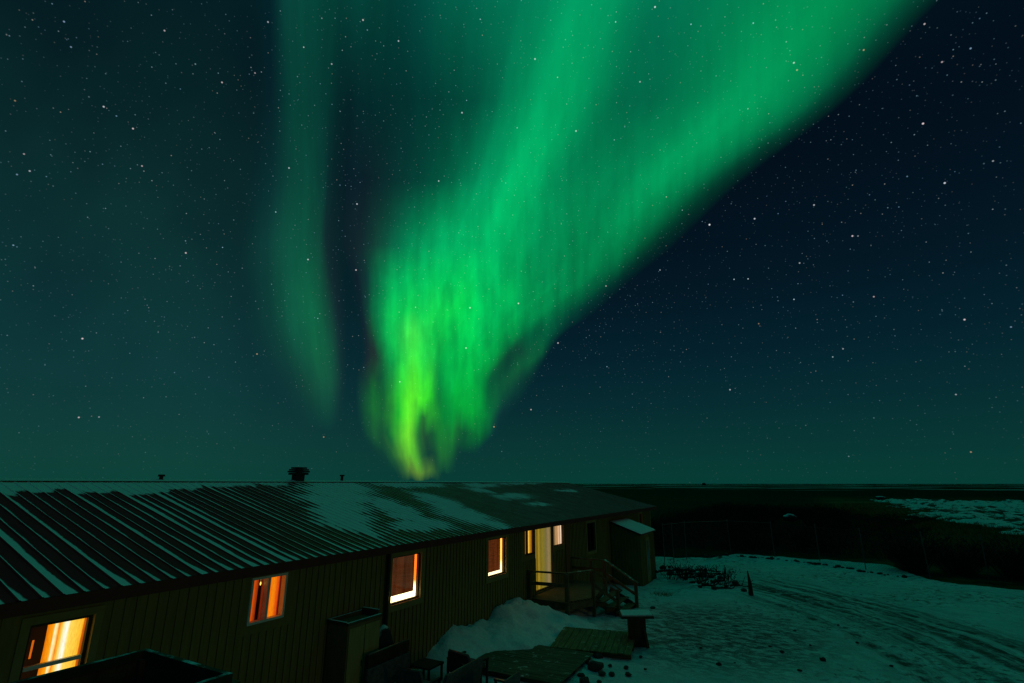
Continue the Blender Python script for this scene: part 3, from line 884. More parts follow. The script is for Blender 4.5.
def bank_z(x, y):
    hs = [(11.6, 0.0), (12.2, .42), (12.9, .66), (13.6, .62), (14.2, .55), (14.7, .50), (15.2, .74), (15.9, .86), (16.5, .78), (17.2, .52), (17.9, .36), (18.8, 0.26), (20.0, 0.1), (30, 0)]
    h = 0
    for (a, b), (c, d) in zip(hs, hs[1:]):
        if a <= y <= c:
            h = b + (d - b) * (y - a) / (c - a)
    t = (x + 9.2)
    reach = 1.3 + 1.3 * sstep(12, 15.5, y) + 0.35 * math.sin(y * 2.3) + 0.25 * fbm(0, y, 0.8, 3)
    k = max(0.0, 1 - max(0.0, t - 0.25) / reach)
    k = k * k * (3 - 2 * k)
    h *= 0.86
    return h * k * (1 + 0.24 * fbm(x, y, 1.6, 4)) + (0.11 * fbm(x, y, 2.2, 6, 6) + 0.06 * abs(fbm(x, y, 5.0, 2, 5))) * min(1, h * 2) - 0.10 * (1 - min(1, h * k * 9)) + 0.02


grid_mesh('snow_bank', frange(-9.19, -5.6, 0.07), frange(11.5, 20.0, 0.07), bank_z, M_SNOW)


# ------------------------------------------------------------------ the lodge
WX = -9.2
Y0, Y1 = -6.0, 34.4
BACKX = 2 * RIDGE_X - WX
FLOOR = 0.62
lodge = thing('lodge', 'long low timber lodge with a snow-striped ribbed metal roof and warm lit windows', 'building', (0, 0, 0))

# window and door openings in the front wall: (y0, y1, z0, z1)
OPEN = {
    'w1': (3.43, 4.16, 1.66, 2.70), 'w2': (6.60, 7.37, 2.02, 2.82), 'w3': (10.38, 11.50, 1.66, 2.75), 'w4': (14.83, 15.96, 1.64, 2.77),
    'side': (17.36, 18.12, 2.00, 2.88), 'door': (18.18, 19.76, 0.66, 2.88), 'right': (19.80, 20.80, 2.08, 2.88), 'black': (23.40, 24.42, 1.50, 2.74), 'red': (32.0, 32.5, 2.1, 2.75)}
WALL_TOP = 3.16


def wall_with_holes(y0, y1, z0, z1, holes):
    mb = MB()
    ys = sorted({y0, y1} | {h[0] for h in holes} | {h[1] for h in holes})
    zs = sorted({z0, z1} | {h[2] for h in holes} | {h[3] for h in holes})
    for a, b in zip(ys, ys[1:]):
        for c, d in zip(zs, zs[1:]):
            ym, zm = (a + b) / 2, (c + d) / 2
            if any(h[0] < ym < h[1] and h[2] < zm < h[3] for h in holes):
                continue
            mb.quad((WX, a, c), (WX, b, c), (WX, b, d), (WX, a, d))
    for h in holes:      # reveals
        a, b, c, d = h
        x1 = WX - 0.14
        mb.quad((WX, a, c), (WX, a, d), (x1, a, d), (x1, a, c))
        mb.quad((WX, b, c), (x1, b, c), (x1, b, d), (WX, b, d))
        mb.quad((WX, a, d), (WX, b, d), (x1, b, d), (x1, a, d))
        mb.quad((WX, a, c), (x1, a, c), (x1, b, c), (WX, b, c))
    return mb


holes = list(OPEN.values())
wmb = wall_with_holes(Y0, Y1, -0.1, WALL_TOP, holes)
y = Y0 + 0.1
random.seed(3)
while y < Y1 - 0.05:          # upright battens of the siding
    segs = [(-0.1, WALL_TOP)]
    for a, b, c, d in holes:
        if a - 0.16 < y < b + 0.16:
            segs = [s for (p, q) in segs for s in (((p, c - 0.16), (d + 0.16, q)) if (p < c and q > d) else ((p, q),)) if s[1] - s[0] > 0.03]
    if 17.25 < y < 20.9:
        segs = [(p, q) for p, q in segs if q < 2.3]
    for p, q in segs:
        wmb.box(WX - 0.01, WX + 0.022 + 0.004 * random.random(), y - 0.022, y + 0.022, p, q)
    y += 0.152 + 0.008 * random.random()
# end and rear walls with gables
for yy, s in ((Y1, 1), (Y0, -1)):
    wmb.quad((WX, yy, -0.1), (BACKX, yy, -0.1), (BACKX, yy, WALL_TOP), (RIDGE_X, yy, RIDGE_Z - 0.06), (WX, yy, WALL_TOP))
    for k in range(1, 76):
        xx = WX - k * 0.152
        zt = WALL_TOP + (RIDGE_Z - 0.1 - WALL_TOP) * (1 - abs(xx - RIDGE_X) / (WX - RIDGE_X))
        wmb.box(xx - 0.022, xx + 0.022, min(yy, yy + s * 0.022), max(yy, yy + s * 0.022), -0.1, zt)
wmb.quad((BACKX, Y0, -0.1), (BACKX, Y1, -0.1), (BACKX, Y1, WALL_TOP), (BACKX, Y0, WALL_TOP))
wall = wmb.build('wall', M_SIDING, lodge)
cbm = MB().box(WX - 0.04, WX + 0.035, Y1 - 0.09, Y1 + 0.035, -0.1, 3.1)
cbm.build('corner_board', M_TRIM, lodge)

# roof: ribbed sheets, built as one profile swept up the slope
prof = []
yy = Y0 - 0.4
k0 = int((yy - RIB0) / RIB)
for k in range(k0, int((Y1 + 0.35 - RIB0) / RIB) + 1):
    yb = RIB0 + k * RIB
    prof += [(yb - 0.030, 0), (yb - 0.016, 0.012), (yb + 0.010, 0.012), (yb + 0.024, 0)]
prof += [(Y1 + 0.35, 0)]
nseg = 12
rv, rf = [], []
for side in (1, -1):
    base = len(rv)
    for i in range(nseg + 1):
        t = i / nseg
        x = EAVE_X + (RIDGE_X - EAVE_X) * t
        z = EAVE_Z + (RIDGE_Z - EAVE_Z) * t
        if side < 0:
            x = 2 * RIDGE_X - x
        for (py, pz) in prof:
            rv.append((x, py, z + pz))
    npf = len(prof)
    for i in range(nseg):
        for j in range(npf - 1):
            q = [base + i * npf + j, base + i * npf + j + 1, base + (i + 1) * npf + j + 1, base + (i + 1) * npf + j]
            rf.append(q if side > 0 else q[::-1])
rmb = MB()
rmb.v, rmb.f = rv, rf
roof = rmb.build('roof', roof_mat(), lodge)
rc = MB()
for s in (1, -1):
    rc.quad((RIDGE_X, Y0 - 0.4, RIDGE_Z + 0.045), (RIDGE_X, Y1 + 0.36, RIDGE_Z + 0.045), (RIDGE_X + s * 0.2, Y1 + 0.36, RIDGE_Z - 0.012), (RIDGE_X + s * 0.2, Y0 - 0.4, RIDGE_Z - 0.012))
rc.build('ridge_cap', frosted('ridge_metal', (0.06, 0.022, 0.018), (0.1, 0.04, 0.03), 1.2, 2.0), roof)
fm = MB()
fm.box(EAVE_X - 0.025, EAVE_X + 0.012, Y0 - 0.4, Y1 + 0.35, EAVE_Z - 0.17, EAVE_Z - 0.004)
fm.box(WX + 0.03, EAVE_X - 0.026, Y0 - 0.4, Y1 + 0.35, EAVE_Z - 0.155, EAVE_Z - 0.13)
for yy in (Y0 - 0.4, Y1 + 0.35):
    for s in (1, -1):
        xa = EAVE_X if s > 0 else 2 * RIDGE_X - EAVE_X
        fm.beam((xa, yy, EAVE_Z - 0.085), (RIDGE_X, yy, RIDGE_Z - 0.085), 0.03, 0.16)
fm.build('fascia', M_FASCIA, lodge)
ch = MB().box(-15.13, -14.87, 11.87, 12.19, RIDGE_Z - 0.1, RIDGE_Z + 0.21).build('chimney', M_BLACK, roof, 0.01)
cc = MB().box(-15.21, -14.79, 11.79, 12.27, RIDGE_Z + 0.21, RIDGE_Z + 0.28)
cc.box(-15.23, -14.77, 11.76, 12.30, RIDGE_Z + 0.29, RIDGE_Z + 0.34).box(-15.21, -14.79, 11.79, 12.27, RIDGE_Z + 0.35, RIDGE_Z + 0.40)
cc.box(-15.17, -14.83, 11.84, 12.22, RIDGE_Z + 0.41, RIDGE_Z + 0.46)
cc.build('chimney_cowl', M_BLACK, roof, 0.008)
for yv, h, r in ((7.71, 0.16, 0.07), (13.95, 0.24, 0.07)):
    MB().tube((-15, yv, RIDGE_Z - 0.05), (-15, yv, RIDGE_Z + h - 0.05), r * 0.7, n=10).tube((-15, yv, RIDGE_Z + h - 0.05), (-15, yv, RIDGE_Z + h), r * 1.3, r * 1.1, n=10).build('vent_pipe', M_BLACK, roof)

GX = WX - 0.07      # glazing plane


def frame_mb(o, t, x0, x1, mull=None, bar=None):
    a, b, c, d = o
    mb = MB()
    mb.box(x0, x1, a, b, c, c + t).box(x0, x1, a, b, d - t, d).box(x0, x1, a, a + t, c + t, d - t).box(x0, x1, b - t, b, c + t, d - t)
    if mull:
        mb.box(x0, x1, mull - t * 0.6, mull + t * 0.6, c + t, d - t)
    if bar:
        mb.box(x0, x1, a + t, b - t, bar - t * 0.6, bar + t * 0.6)
    return mb


def trim_mb(o, wd):
    a, b, c, d = o
    x0, x1 = WX + 0.001, WX + 0.032
    return MB().box(x0, x1, a - wd, b + wd, d, d + wd).box(x0, x1, a - wd, b + wd, c - wd, c).box(x0, x1, a - wd, a, c, d).box(x0, x1, b, b + wd, c, d)


def pane(o, t, parent):
    a, b, c, d = o
    return MB().quad((GX, a + t, c + t), (GX, b - t, c + t), (GX, b - t, d - t), (GX, a + t, d - t)).build('pane', M_GLASS, parent)


def room(o, parent, depth=0.75, mat=None, grow=0.25):
    """the room seen through the opening: back, sides, ceiling and floor"""
    a, b, c, d = o[0] - grow, o[1] + grow, o[2] - grow, o[3] + 0.1
    x0, x1 = WX - 0.145, WX - depth
    mb = MB()
    mb.quad((x1, a, c), (x1, b, c), (x1, b, d), (x1, a, d))
    mb.quad((x0, a, c), (x1, a, c), (x1, a, d), (x0, a, d))
    mb.quad((x0, b, c), (x0, b, d), (x1, b, d), (x1, b, c))
    mb.quad((x0, a, d), (x1, a, d), (x1, b, d), (x0, b, d))
    mb.quad((x0, a, c), (x0, b, c), (x1, b, c), (x1, a, c))
    return mb.build('room', mat or M_ROOMDARK, parent)


def curtain(y0, y1, z0, z1, x, mat, parent, folds=7, amp=0.018, name='curtain'):
    n = folds * 8
    mb = MB()
    rows = 10
    ph = random.random() * 6
    for j in range(rows + 1):
        z = z0 + (z1 - z0) * j / rows
        for i in range(n + 1):
            t = i / n
            yy = y0 + (y1 - y0) * t
            mb.v.append((x + amp * math.sin(t * folds * 2 * math.pi + ph + 0.5 * math.sin(3 * z)), yy + 0.004 * math.sin(6 * z + i), z))
    for j in range(rows):
        for i in range(n):
            k = j * (n + 1) + i
            mb.f.append([k, k + 1, k + n + 2, k + n + 1])
    return mb.build(name, mat, parent, smooth=True)


CX = WX - 0.115
# --- window 1: bright open curtain, left half dark
o1 = OPEN['w1']
wn = frame_mb(o1, 0.045, GX - 0.03, GX + 0.03).build('window', M_BRONZE, lodge, 0.004)
MB().box(GX - 0.03, GX + 0.035, o1[0] + 0.046, o1[1] - 0.046, 2.135, 2.185).build('sash_bar', M_ALU, wn, 0.004)
tag(wn, 'nearest lit window, brightest yellow curtain')
trim_mb(o1, 0.10).build('trim', M_TRIM, wn)
pane(o1, 0.045, wn)
room(o1, wn)
g1 = glow_mat('bright_yellow_curtain', [(0.0, (225, 110, 8)), (0.10, (250, 150, 14)), (0.15, (255, 168, 30)), (0.19, (255, 238, 190)), (0.23, (255, 225, 140)), (0.27, (245, 130, 14)),
              (0.33, (255, 200, 70)), (0.42, (255, 240, 190)), (0.47, (255, 252, 235)), (0.53, (255, 214, 90)), (0.70, (255, 200, 66)), (0.86, (250, 178, 40)), (0.88, (200, 90, 12)), (0.94, (150, 55, 10)), (1.0, (50, 14, 4))], 1.1, lo=3.68, hi=4.16)
curtain(3.68, 4.20, 1.5, 2.72, CX, g1, wn, 5, 0.014)
g1b = glow_mat('thin_orange_gap', [(0, (225, 90, 10)), (1, (235, 110, 20))], 0.8)
MB().box(CX - 0.02, CX - 0.01, 3.545, 3.565, 2.26, 2.48).build('curtain_edge', g1b, wn)
# --- window 2: pale framed slider with orange curtains and a hanging bulb
o2 = OPEN['w2']
wn = frame_mb(o2, 0.045, GX - 0.03, WX + 0.03, mull=6.97).build('window', M_ALU, lodge, 0.004)
tag(wn, 'small pale framed lit window with orange curtains')
pane(o2, 0.045, wn)
room(o2, wn)
g2 = glow_mat('orange_curtain', [(0, (225, 70, 8)), (0.2, (240, 96, 14)), (0.45, (255, 140, 12)), (0.62, (252, 120, 14)), (0.8, (215, 66, 12)), (0.84, (110, 24, 8)), (1.0, (60, 10, 6))], 0.95, lo=7.02, hi=7.35)
curtain(7.02, 7.42, 1.95, 2.82, CX, g2, wn, 4, 0.012)
g2b = glow_mat('dim_orange_curtain', [(0, (200, 62, 8)), (0.6, (225, 82, 12)), (1.0, (110, 30, 8))], 0.9, lo=6.66, hi=6.84)
curtain(6.60, 6.835, 1.95, 2.82, CX, g2b, wn, 2, 0.012)
g2c = glow_mat('red_curtain_edge', [(0, (60, 14, 6)), (0.5, (130, 36, 10)), (1.0, (70, 18, 8))], 0.9, lo=6.90, hi=6.98)
curtain(6.90, 6.975, 1.95, 2.82, CX, g2c, wn, 1, 0.01)
bulb_m = glow_mat('bulb_glow', [(0, (255, 200, 80)), (1, (255, 210, 100))], 1.6)
bb = MB()
for (za, zb, ra, rb) in ((2.645, 2.665, 0.005, 0.013), (2.665, 2.69, 0.013, 0.014), (2.69, 2.71, 0.014, 0.005)):
    bb.tube((CX + 0.01, 6.875, za), (CX + 0.01, 6.875, zb), ra, rb, 8)
bb.tube((CX + 0.01, 6.875, 2.71), (CX + 0.01, 6.875, 2.9), 0.001, n=5)
bb.build('bulb', bulb_m, wn)


def blind_window(o, lab, yb0, yb1, zb, back_strength, warm):
    a, b, c, d = o
    wn = frame_mb(o, 0.035, GX - 0.03, GX + 0.03).build('window', M_BRONZE, lodge, 0.004)
    tag(wn, lab)
    trim_mb(o, 0.14).build('trim', M_TRIM, wn)
    pane(o, 0.035, wn)
    bm_ = bpy.data.materials.new('woven_blind_glow')
    bm_.use_nodes = True
    n = N(bm_.node_tree)
    co = n.add('ShaderNodeTexCoord').outputs['Object']
    f1 = n.noise(n.mapping(co, scale=(1, 1.5, 26)), 1.5, 4, 0.7)
    f2 = n.noise(n.mapping(co, scale=(1, 7, 0.8)), 1.0, 3)
    f = n.math('MULTIPLY', n.mapr(f1, 0.25, 0.75, 0.45, 1.4), n.mapr(f2, 0.3, 0.7, 0.5, 1.35))
    e = n.add('ShaderNodeEmission')
    e.inputs[0].default_value = (0.15, 0.032, 0.007, 1)  # weak emission put in for room light coming through the slats
    n.put(e.inputs[1], n.math('MULTIPLY', f, 0.62))
    df = n.add('ShaderNodeBsdfDiffuse')
    df.inputs[0].default_value = (0.10, 0.045, 0.02, 1)
    ad = n.add('ShaderNodeAddShader')
    n.put(ad.inputs[0], e.outputs[0])
    n.put(ad.inputs[1], df.outputs[0])
    ou = n.add('ShaderNodeOutputMaterial')
    n.put(ou.inputs[0], ad.outputs[0])
    bl = MB()
    z = d + 0.02
    while z > zb:
        bl.box(CX - 0.004 + 0.003 * (len(bl.f) // 6 % 2), CX + 0.003 * (len(bl.f) // 6 % 2), yb0, yb1, z - 0.0245, z)
        z -= 0.0235
    bl.build('blind', bm_, wn)
    glow = glow_mat('lit_room', [(0, (255, 236, 180)), (0.30, (255, 232, 170)), (0.45, warm), (1, warm)], back_strength, axis='Z', lo=c - 0.2, hi=d, weave=0.05)
    room(o, wn, 0.42, glow, 0.12)
    return wn


blind_window(OPEN['w3'], 'lit window beside the wooden cupboard with a brown woven blind and a bright sill', 10.30, 11.38, 1.835, 4.0, (210, 86, 14))
blind_window(OPEN['w4'], 'lit window above the snow bank with a brown woven blind', 14.70, 15.80, 1.765, 2.2, (255, 168, 70))
# --- beside the porch door
o5 = OPEN['side']
wn = frame_mb(o5, 0.05, GX - 0.03, GX + 0.04, mull=17.62).build('window', M_DARKWOOD, lodge, 0.004)
tag(wn, 'narrow amber lit window left of the porch door')
pane(o5, 0.05, wn)
room(o5, wn, 0.5)
g5 = glow_mat('amber_curtain', [(0, (90, 60, 10)), (0.25, (150, 105, 24)), (0.35, (90, 58, 10)), (0.5, (205, 150, 40)), (0.62, (238, 184, 70)), (0.8, (170, 112, 24)), (1.0, (120, 84, 20))], 1.2, lo=17.36, hi=18.12, weave=0.2)
curtain(17.30, 18.16, 1.9, 2.95, CX, g5, wn, 6, 0.014)
o6 = OPEN['right']
wn = frame_mb(o6, 0.03, GX - 0.03, GX + 0.04).build('window', M_DARKWOOD, lodge, 0.004)
tag(wn, 'pale curtained window right of the porch door')
pane(o6, 0.03, wn)
room(o6, wn, 0.5)
g6 = glow_mat('pale_curtain', [(0, (70, 62, 34)), (0.15, (110, 92, 56)), (0.3, (92, 76, 44)), (0.45, (200, 152, 104)), (0.55, (160, 118, 74)), (0.68, (226, 180, 136)), (0.8, (180, 136, 96)), (0.9, (250, 224, 200)), (1.0, (236, 204, 176))], 1.15, lo=19.82, hi=20.84)
curtain(19.78, 20.84, 2.0, 2.95, CX, g6, wn, 7, 0.016)
o7 = OPEN['door']
dr = frame_mb(o7, 0.04, GX - 0.03, GX + 0.04).build('door', M_DARKWOOD, lodge, 0.004)
tag(dr, 'glazed porch door with dim gold curtains')
pane(o7, 0.04, dr)
room(o7, dr, 0.5)
g7 = glow_mat('dim_gold_curtain', [(0, (190, 140, 42)), (0.05, (150, 108, 30)), (0.14, (118, 92, 24)), (0.22, (86, 72, 16)), (0.30, (130, 104, 28)), (0.40, (92, 80, 22)), (0.52, (104, 90, 26)), (0.62, (96, 88, 34)),
              (0.74, (92, 80, 48)), (0.84, (118, 98, 64)), (0.93, (104, 90, 54)), (1.0, (90, 80, 44))], 1.7, lo=18.2, hi=19.76, wob=0.06, weave=0.2)
curtain(18.19, 19.78, 0.7, 2.9, CX, g7, dr, 9, 0.02)
MB().box(GX + 0.041, GX + 0.055, 19.66, 19.72, 1.55, 1.85).tube((GX + 0.07, 19.55, 1.7), (GX + 0.07, 19.70, 1.7), 0.012).tube((GX + 0.05, 19.69, 1.7), (GX + 0.075, 19.69, 1.7), 0.012).build('handle', M_STEEL, dr)
MB().box(WX + 0.001, WX + 0.05, 20.90, 21.30, 0.62, 2.92).build('door_jamb_board', pbr('brown_board', (0.16, 0.075, 0.025), (0.24, 0.11, 0.04), 3, 0.7, 0.3, (4, 4, 0.4)), lodge)
# --- dark window past the porch
o8 = OPEN['black']
wn = frame_mb(o8, 0.05, GX - 0.03, GX + 0.03, mull=23.92).build('window', M_BRONZE, lodge, 0.004)
tag(wn, 'unlit black window past the porch')
trim_mb(o8, 0.11).build('trim', M_TRIM, wn)
pane(o8, 0.05, wn)
room(o8, wn, 0.8)
# --- small red lit window at the far end
o9 = OPEN['red']
wn = frame_mb(o9, 0.035, GX - 0.03, GX + 0.03).build('window', M_BRONZE, lodge, 0.004)
tag(wn, 'small red lit window at the far end of the lodge')
trim_mb(o9, 0.08).build('trim', M_TRIM, wn)
pane(o9, 0.035, wn)
room(o9, wn, 0.5)
curtain(31.98, 32.30, 2.05, 2.8, CX, glow_mat('red_curtain', [(0, (150, 40, 14)), (0.5, (190, 60, 20)), (1, (90, 20, 10))], 0.8, lo=32.0, hi=32.3), wn, 3, 0.01)
MB().tube((WX + 0.085, 10.19, 0.0), (WX + 0.085, 10.19, 2.9), 0.045, n=10).build('recess_shade_pole', M_BLACK, lodge)  # dark pole standing in for the shade of the window recess

# ------------------------------------------------------------------ entry shed at the far end of the lodge
shed = thing('entry_shed', 'small lean-to shed with a snow-covered roof built against the far end of the lodge', 'shed', (-8.5, 27.7, -0.25))


def rel(o, mb):
    l = o.location
    mb.v = [(x - l[0], y - l[1], z - l[2]) for x, y, z in mb.v]
    return mb


SX0, SX1, SY0, SY1 = WX + 0.05, -7.66, 26.55, 29.1
ZB, ZF = 2.56, 2.01
sm = MB()
sm.quad((SX0, SY0, -0.3), (SX1, SY0, -0.3), (SX1, SY0, ZF), (SX0, SY0, ZB)).quad((SX0, SY1, -0.3), (SX1, SY1, -0.3), (SX1, SY1, ZF), (SX0, SY1, ZB))
sm.quad((SX1, SY0, -0.3), (SX1, SY1, -0.3), (SX1, SY1, ZF), (SX1, SY0, ZF)).quad((SX0, SY0, -0.3), (SX0, SY1, -0.3), (SX0, SY1, ZB), (SX0, SY0, ZB))
k = SX0 + 0.1
while k < SX1:
    sm.box(k - 0.02, k + 0.02, SY0 - 0.022, SY0 + 0.005, -0.3, ZB + (ZF - ZB) * (k - SX0) / (SX1 - SX0) - 0.02)
    k += 0.16
for k in (26.62, 26.78, 26.94, 27.10, 27.26, 28.14, 28.30, 28.46, 28.62, 28.78, 28.94, 29.05):
    sm.box(SX1 - 0.005, SX1 + 0.022, k - 0.02, k + 0.02, -0.3, ZF - 0.03)
rel(shed, sm).build('wall', M_SIDING, shed)
sr = MB()
ov = 0.12
sr.v = [(SX0, SY0 - ov, ZB + 0.05), (SX1 + ov, SY0 - ov, ZF + 0.03), (SX1 + ov, SY1 + ov, ZF + 0.03), (SX0, SY1 + ov, ZB + 0.05),
        (SX0, SY0 - ov, ZB + 0.10), (SX1 + ov, SY0 - ov, ZF + 0.08), (SX1 + ov, SY1 + ov, ZF + 0.08), (SX0, SY1 + ov, ZB + 0.10)]
sr.f = [[0, 3, 2, 1], [4, 5, 6, 7], [0, 1, 5, 4], [1, 2, 6, 5], [2, 3, 7, 6], [3, 0, 4, 7]]
srf = rel(shed, sr).build('roof', M_FASCIA, shed)
gx, gy = frange(SX0 + 0.02, SX1 + ov - 0.02, 0.09), frange(SY0 - ov + 0.02, SY1 + ov - 0.02, 0.09)
sn = MB()
for b in gy:
    for a in gx:
        t = (a - SX0) / (SX1 + ov - SX0)
        ed = min(a - gx[0], gx[-1] - a, b - gy[0], gy[-1] - b)
        sn.v.append((a, b, ZB + 0.10 + (ZF - ZB - 0.02) * t + 0.002 + min(0.05, ed * 0.6) * (1 + 0.4 * fbm(a, b, 2.5, 3))))
for j in range(len(gy) - 1):
    for i in range(len(gx) - 1):
        k = j * len(gx) + i
        sn.f.append([k, k + 1, k + len(gx) + 1, k + len(gx)])
rel(shed, sn).build('snow_cover', M_SNOW, srf, smooth=True)
sd = MB().box(SX1 + 0.002, SX1 + 0.04, 27.38, 28.06, -0.2, 1.85)
sdo = rel(shed, sd).build('door', M_TRIM, shed, 0.004)
rel(shed, MB().box(SX1 + 0.041, SX1 + 0.048, 27.56, 27.84, 0.1, 1.7)).build('pane', pbr('frosted_pane', (0.10, 0.12, 0.16), (0.16, 0.18, 0.22), 4, 0.2, 0.05, spec=0.5), sdo)
rel(shed, MB().tube((SX1 + 0.06, 27.98, 0.8), (SX1 + 0.06, 27.98, 0.98), 0.012)).build('handle', M_STEEL, sdo)

# ------------------------------------------------------------------ porch with steps
porch = thing('porch', 'raised timber porch with handrails and steps in front of the glazed door', 'porch', (-8.2, 19.4, 0))
A_, B2, C2 = (-7.74, 17.66), (-7.20, 18.74), (-7.70, 21.40)
FT1, FT2 = (-6.52, 19.35), (-6.27, 20.78)
fl = MB()
DECKP = [(WX + 0.06, 17.50), A_, B2, C2, (WX + 0.06, 21.45)]
y = 17.52
while y < 21.4:
    # each board runs from the wall to the outer edge
    ym = y + 0.065
    if ym < 18.74:
        xe = A_[0] + (B2[0] - A_[0]) * max(0, (ym - A_[1])) / (B2[1] - A_[1])
    else:
        xe = B2[0] + (C2[0] - B2[0]) * (ym - B2[1]) / (C2[1] - B2[1])
    fl.box(WX + 0.06, xe + 0.03, y, y + 0.13, FLOOR - 0.04, FLOOR - 0.003 * random.random())
    y += 0.138
rel(porch, fl).build('floor', M_WOODX, porch)
sk = MB()
sk.beam((WX + 0.06, 17.50, 0.46), (A_[0], A_[1], 0.46), 0.045, 0.22).beam((A_[0], A_[1], 0.46), (B2[0], B2[1], 0.46), 0.045, 0.22).beam((B2[0], B2[1], 0.46), (C2[0], C2[1], 0.46), 0.045, 0.22)
rel(porch, sk).build('rim_joist', M_RAIL, porch)


def post(px, py, z0, z1, s=0.10):
    rel(porch, MB().box(px - s / 2, px + s / 2, py - s / 2, py + s / 2, z0, z1)).build('post', M_RAIL, porch, 0.006)


RZ = 1.50
post(WX + 0.12, 17.48, -0.05, RZ - 0.05)
post(A_[0], A_[1], -0.05, RZ - 0.02, 0.13)
post(B2[0], B2[1], -0.05, RZ - 0.02, 0.11)
post(C2[0], C2[1], -0.05, RZ - 0.02, 0.13)
post(FT1[0], FT1[1], -0.05, 0.84, 0.11)
post(FT2[0], FT2[1], -0.05, 0.92, 0.11)
post(-8.3, 21.43, -0.05, RZ - 0.05)


def hrail(*pts, wid=0.14, hei=0.045):
    mb = MB()
    for a, b in zip(pts, pts[1:]):
        mb.beam(a, b, wid, hei)
    rel(porch, mb).build('handrail', M_RAIL, porch)


hrail((WX + 0.05, 17.47, RZ), (A_[0], A_[1], RZ), (B2[0], B2[1], RZ + 0.004), (FT1[0] + 0.12, FT1[1] + 0.1, 0.80))
hrail((WX + 0.05, 21.42, RZ), (C2[0], C2[1], RZ + 0.002), (FT2[0] + 0.1, FT2[1] - 0.05, 0.86))
for p, q, wd in (((WX + 0.06, 17.48, 1.12), (A_[0], A_[1], 1.12), 0.11), ((B2[0] + 0.02, B2[1], 1.02), (FT1[0], FT1[1], 0.42), 0.10),
                ((WX + 0.06, 21.43, 1.12), (C2[0], C2[1], 1.12), 0.11), ((C2[0], C2[1], 1.02), (FT2[0], FT2[1], 0.45), 0.10)):
    rel(porch, MB().beam(p, q, 0.04, wd)).build('middle_rail', M_RAIL, porch)
for k, (zt, xo) in enumerate(((0.46, 0.02), (0.30, 0.34), (0.14, 0.66))):
    a = Vector((B2[0] + xo, B2[1] + 0.12 + 0.22 * k / 2, 0))
    b = Vector((C2[0] + 0.42 + xo, C2[1] - 0.30 - 0.12 * k, 0))
    t = MB()
    d = (b - a).normalized()
    nn = Vector((d.y, -d.x, 0))
    for q in (0.0, 0.155):
        t.beam(a + nn * (q + 0.08) + Vector((0, 0, zt)), b + nn * (q + 0.08) + Vector((0, 0, zt)), 0.145, 0.04)
    rel(porch, t).build('tread', M_WOODX, porch)
    rel(porch, MB().beam(a + Vector((0, 0, zt - 0.10)), b + Vector((0, 0, zt - 0.10)), 0.02, 0.16)).build('riser', M_DARKWOOD, porch)
for p, q in (((B2[0] - 0.02, B2[1] + 0.10, 0.50), (FT1[0] + 0.02, FT1[1] + 0.08, 0.04)), ((C2[0] + 0.30, C2[1] - 0.34, 0.50), (FT2[0], FT2[1] - 0.10, 0.04))):
    rel(porch, MB().beam(p, q, 0.045, 0.22)).build('stringer', M_RAIL, porch)

# ------------------------------------------------------------------ raised landing in the left foreground
land = thing('landing', 'raised wooden landing with frosted top rails in the dark left foreground', 'landing', (-3.3, 1.2, 0))
LX0, LX1, LY0, LY1, LZ = -3.76, -2.91, 0.35, 2.02, 3.475
lm = MB()
lm.beam((LX0, LY0, LZ), (LX0, LY1 + 0.015, LZ), 0.03, 0.05).beam((LX0 + 0.015, LY1, LZ), (LX1 + 0.015, LY1, LZ - 0.002), 0.03, 0.05).beam((LX1, LY0, LZ), (LX1, LY1 - 0.015, LZ), 0.03, 0.05)
rel(land, lm).build('top_rail', frosted('frosted_rail', (0.03, 0.025, 0.02), (0.06, 0.05, 0.04), 0.34, 6.0), land)
lp = MB()
for k in range(11):
    yy = LY0 + 0.02 + k * 0.152
    lp.box(LX0 - 0.012, LX0 + 0.012, yy, yy + 0.1515, 2.42, LZ - 0.02)
    if k < 10:
        lp.box(LX1 - 0.012, LX1 + 0.012, yy, yy + 0.1515, 2.42, LZ - 0.02)
for k in range(6):
    xx = LX0 + 0.03 + k * 0.142
    lp.box(xx, xx + 0.1415, LY1 - 0.012, LY1 + 0.012, 2.42, LZ - 0.02)
rel(land, lp).build('boarding', M_DARKWOOD, land)
ld = MB()
for k in range(11):
    ld.box(LX0, LX1, LY0 + k * 0.152, LY0 + k * 0.152 + 0.14, 2.36, 2.40)
rel(land, ld).build('floor', M_WOODX, land)
for px in (LX0, LX1):
    for py in (LY0 + 0.05, LY1):
        rel(land, MB().box(px - 0.045, px + 0.045, py - 0.045, py + 0.045, -0.05, LZ - 0.019)).build('post', M_DARKWOOD, land)

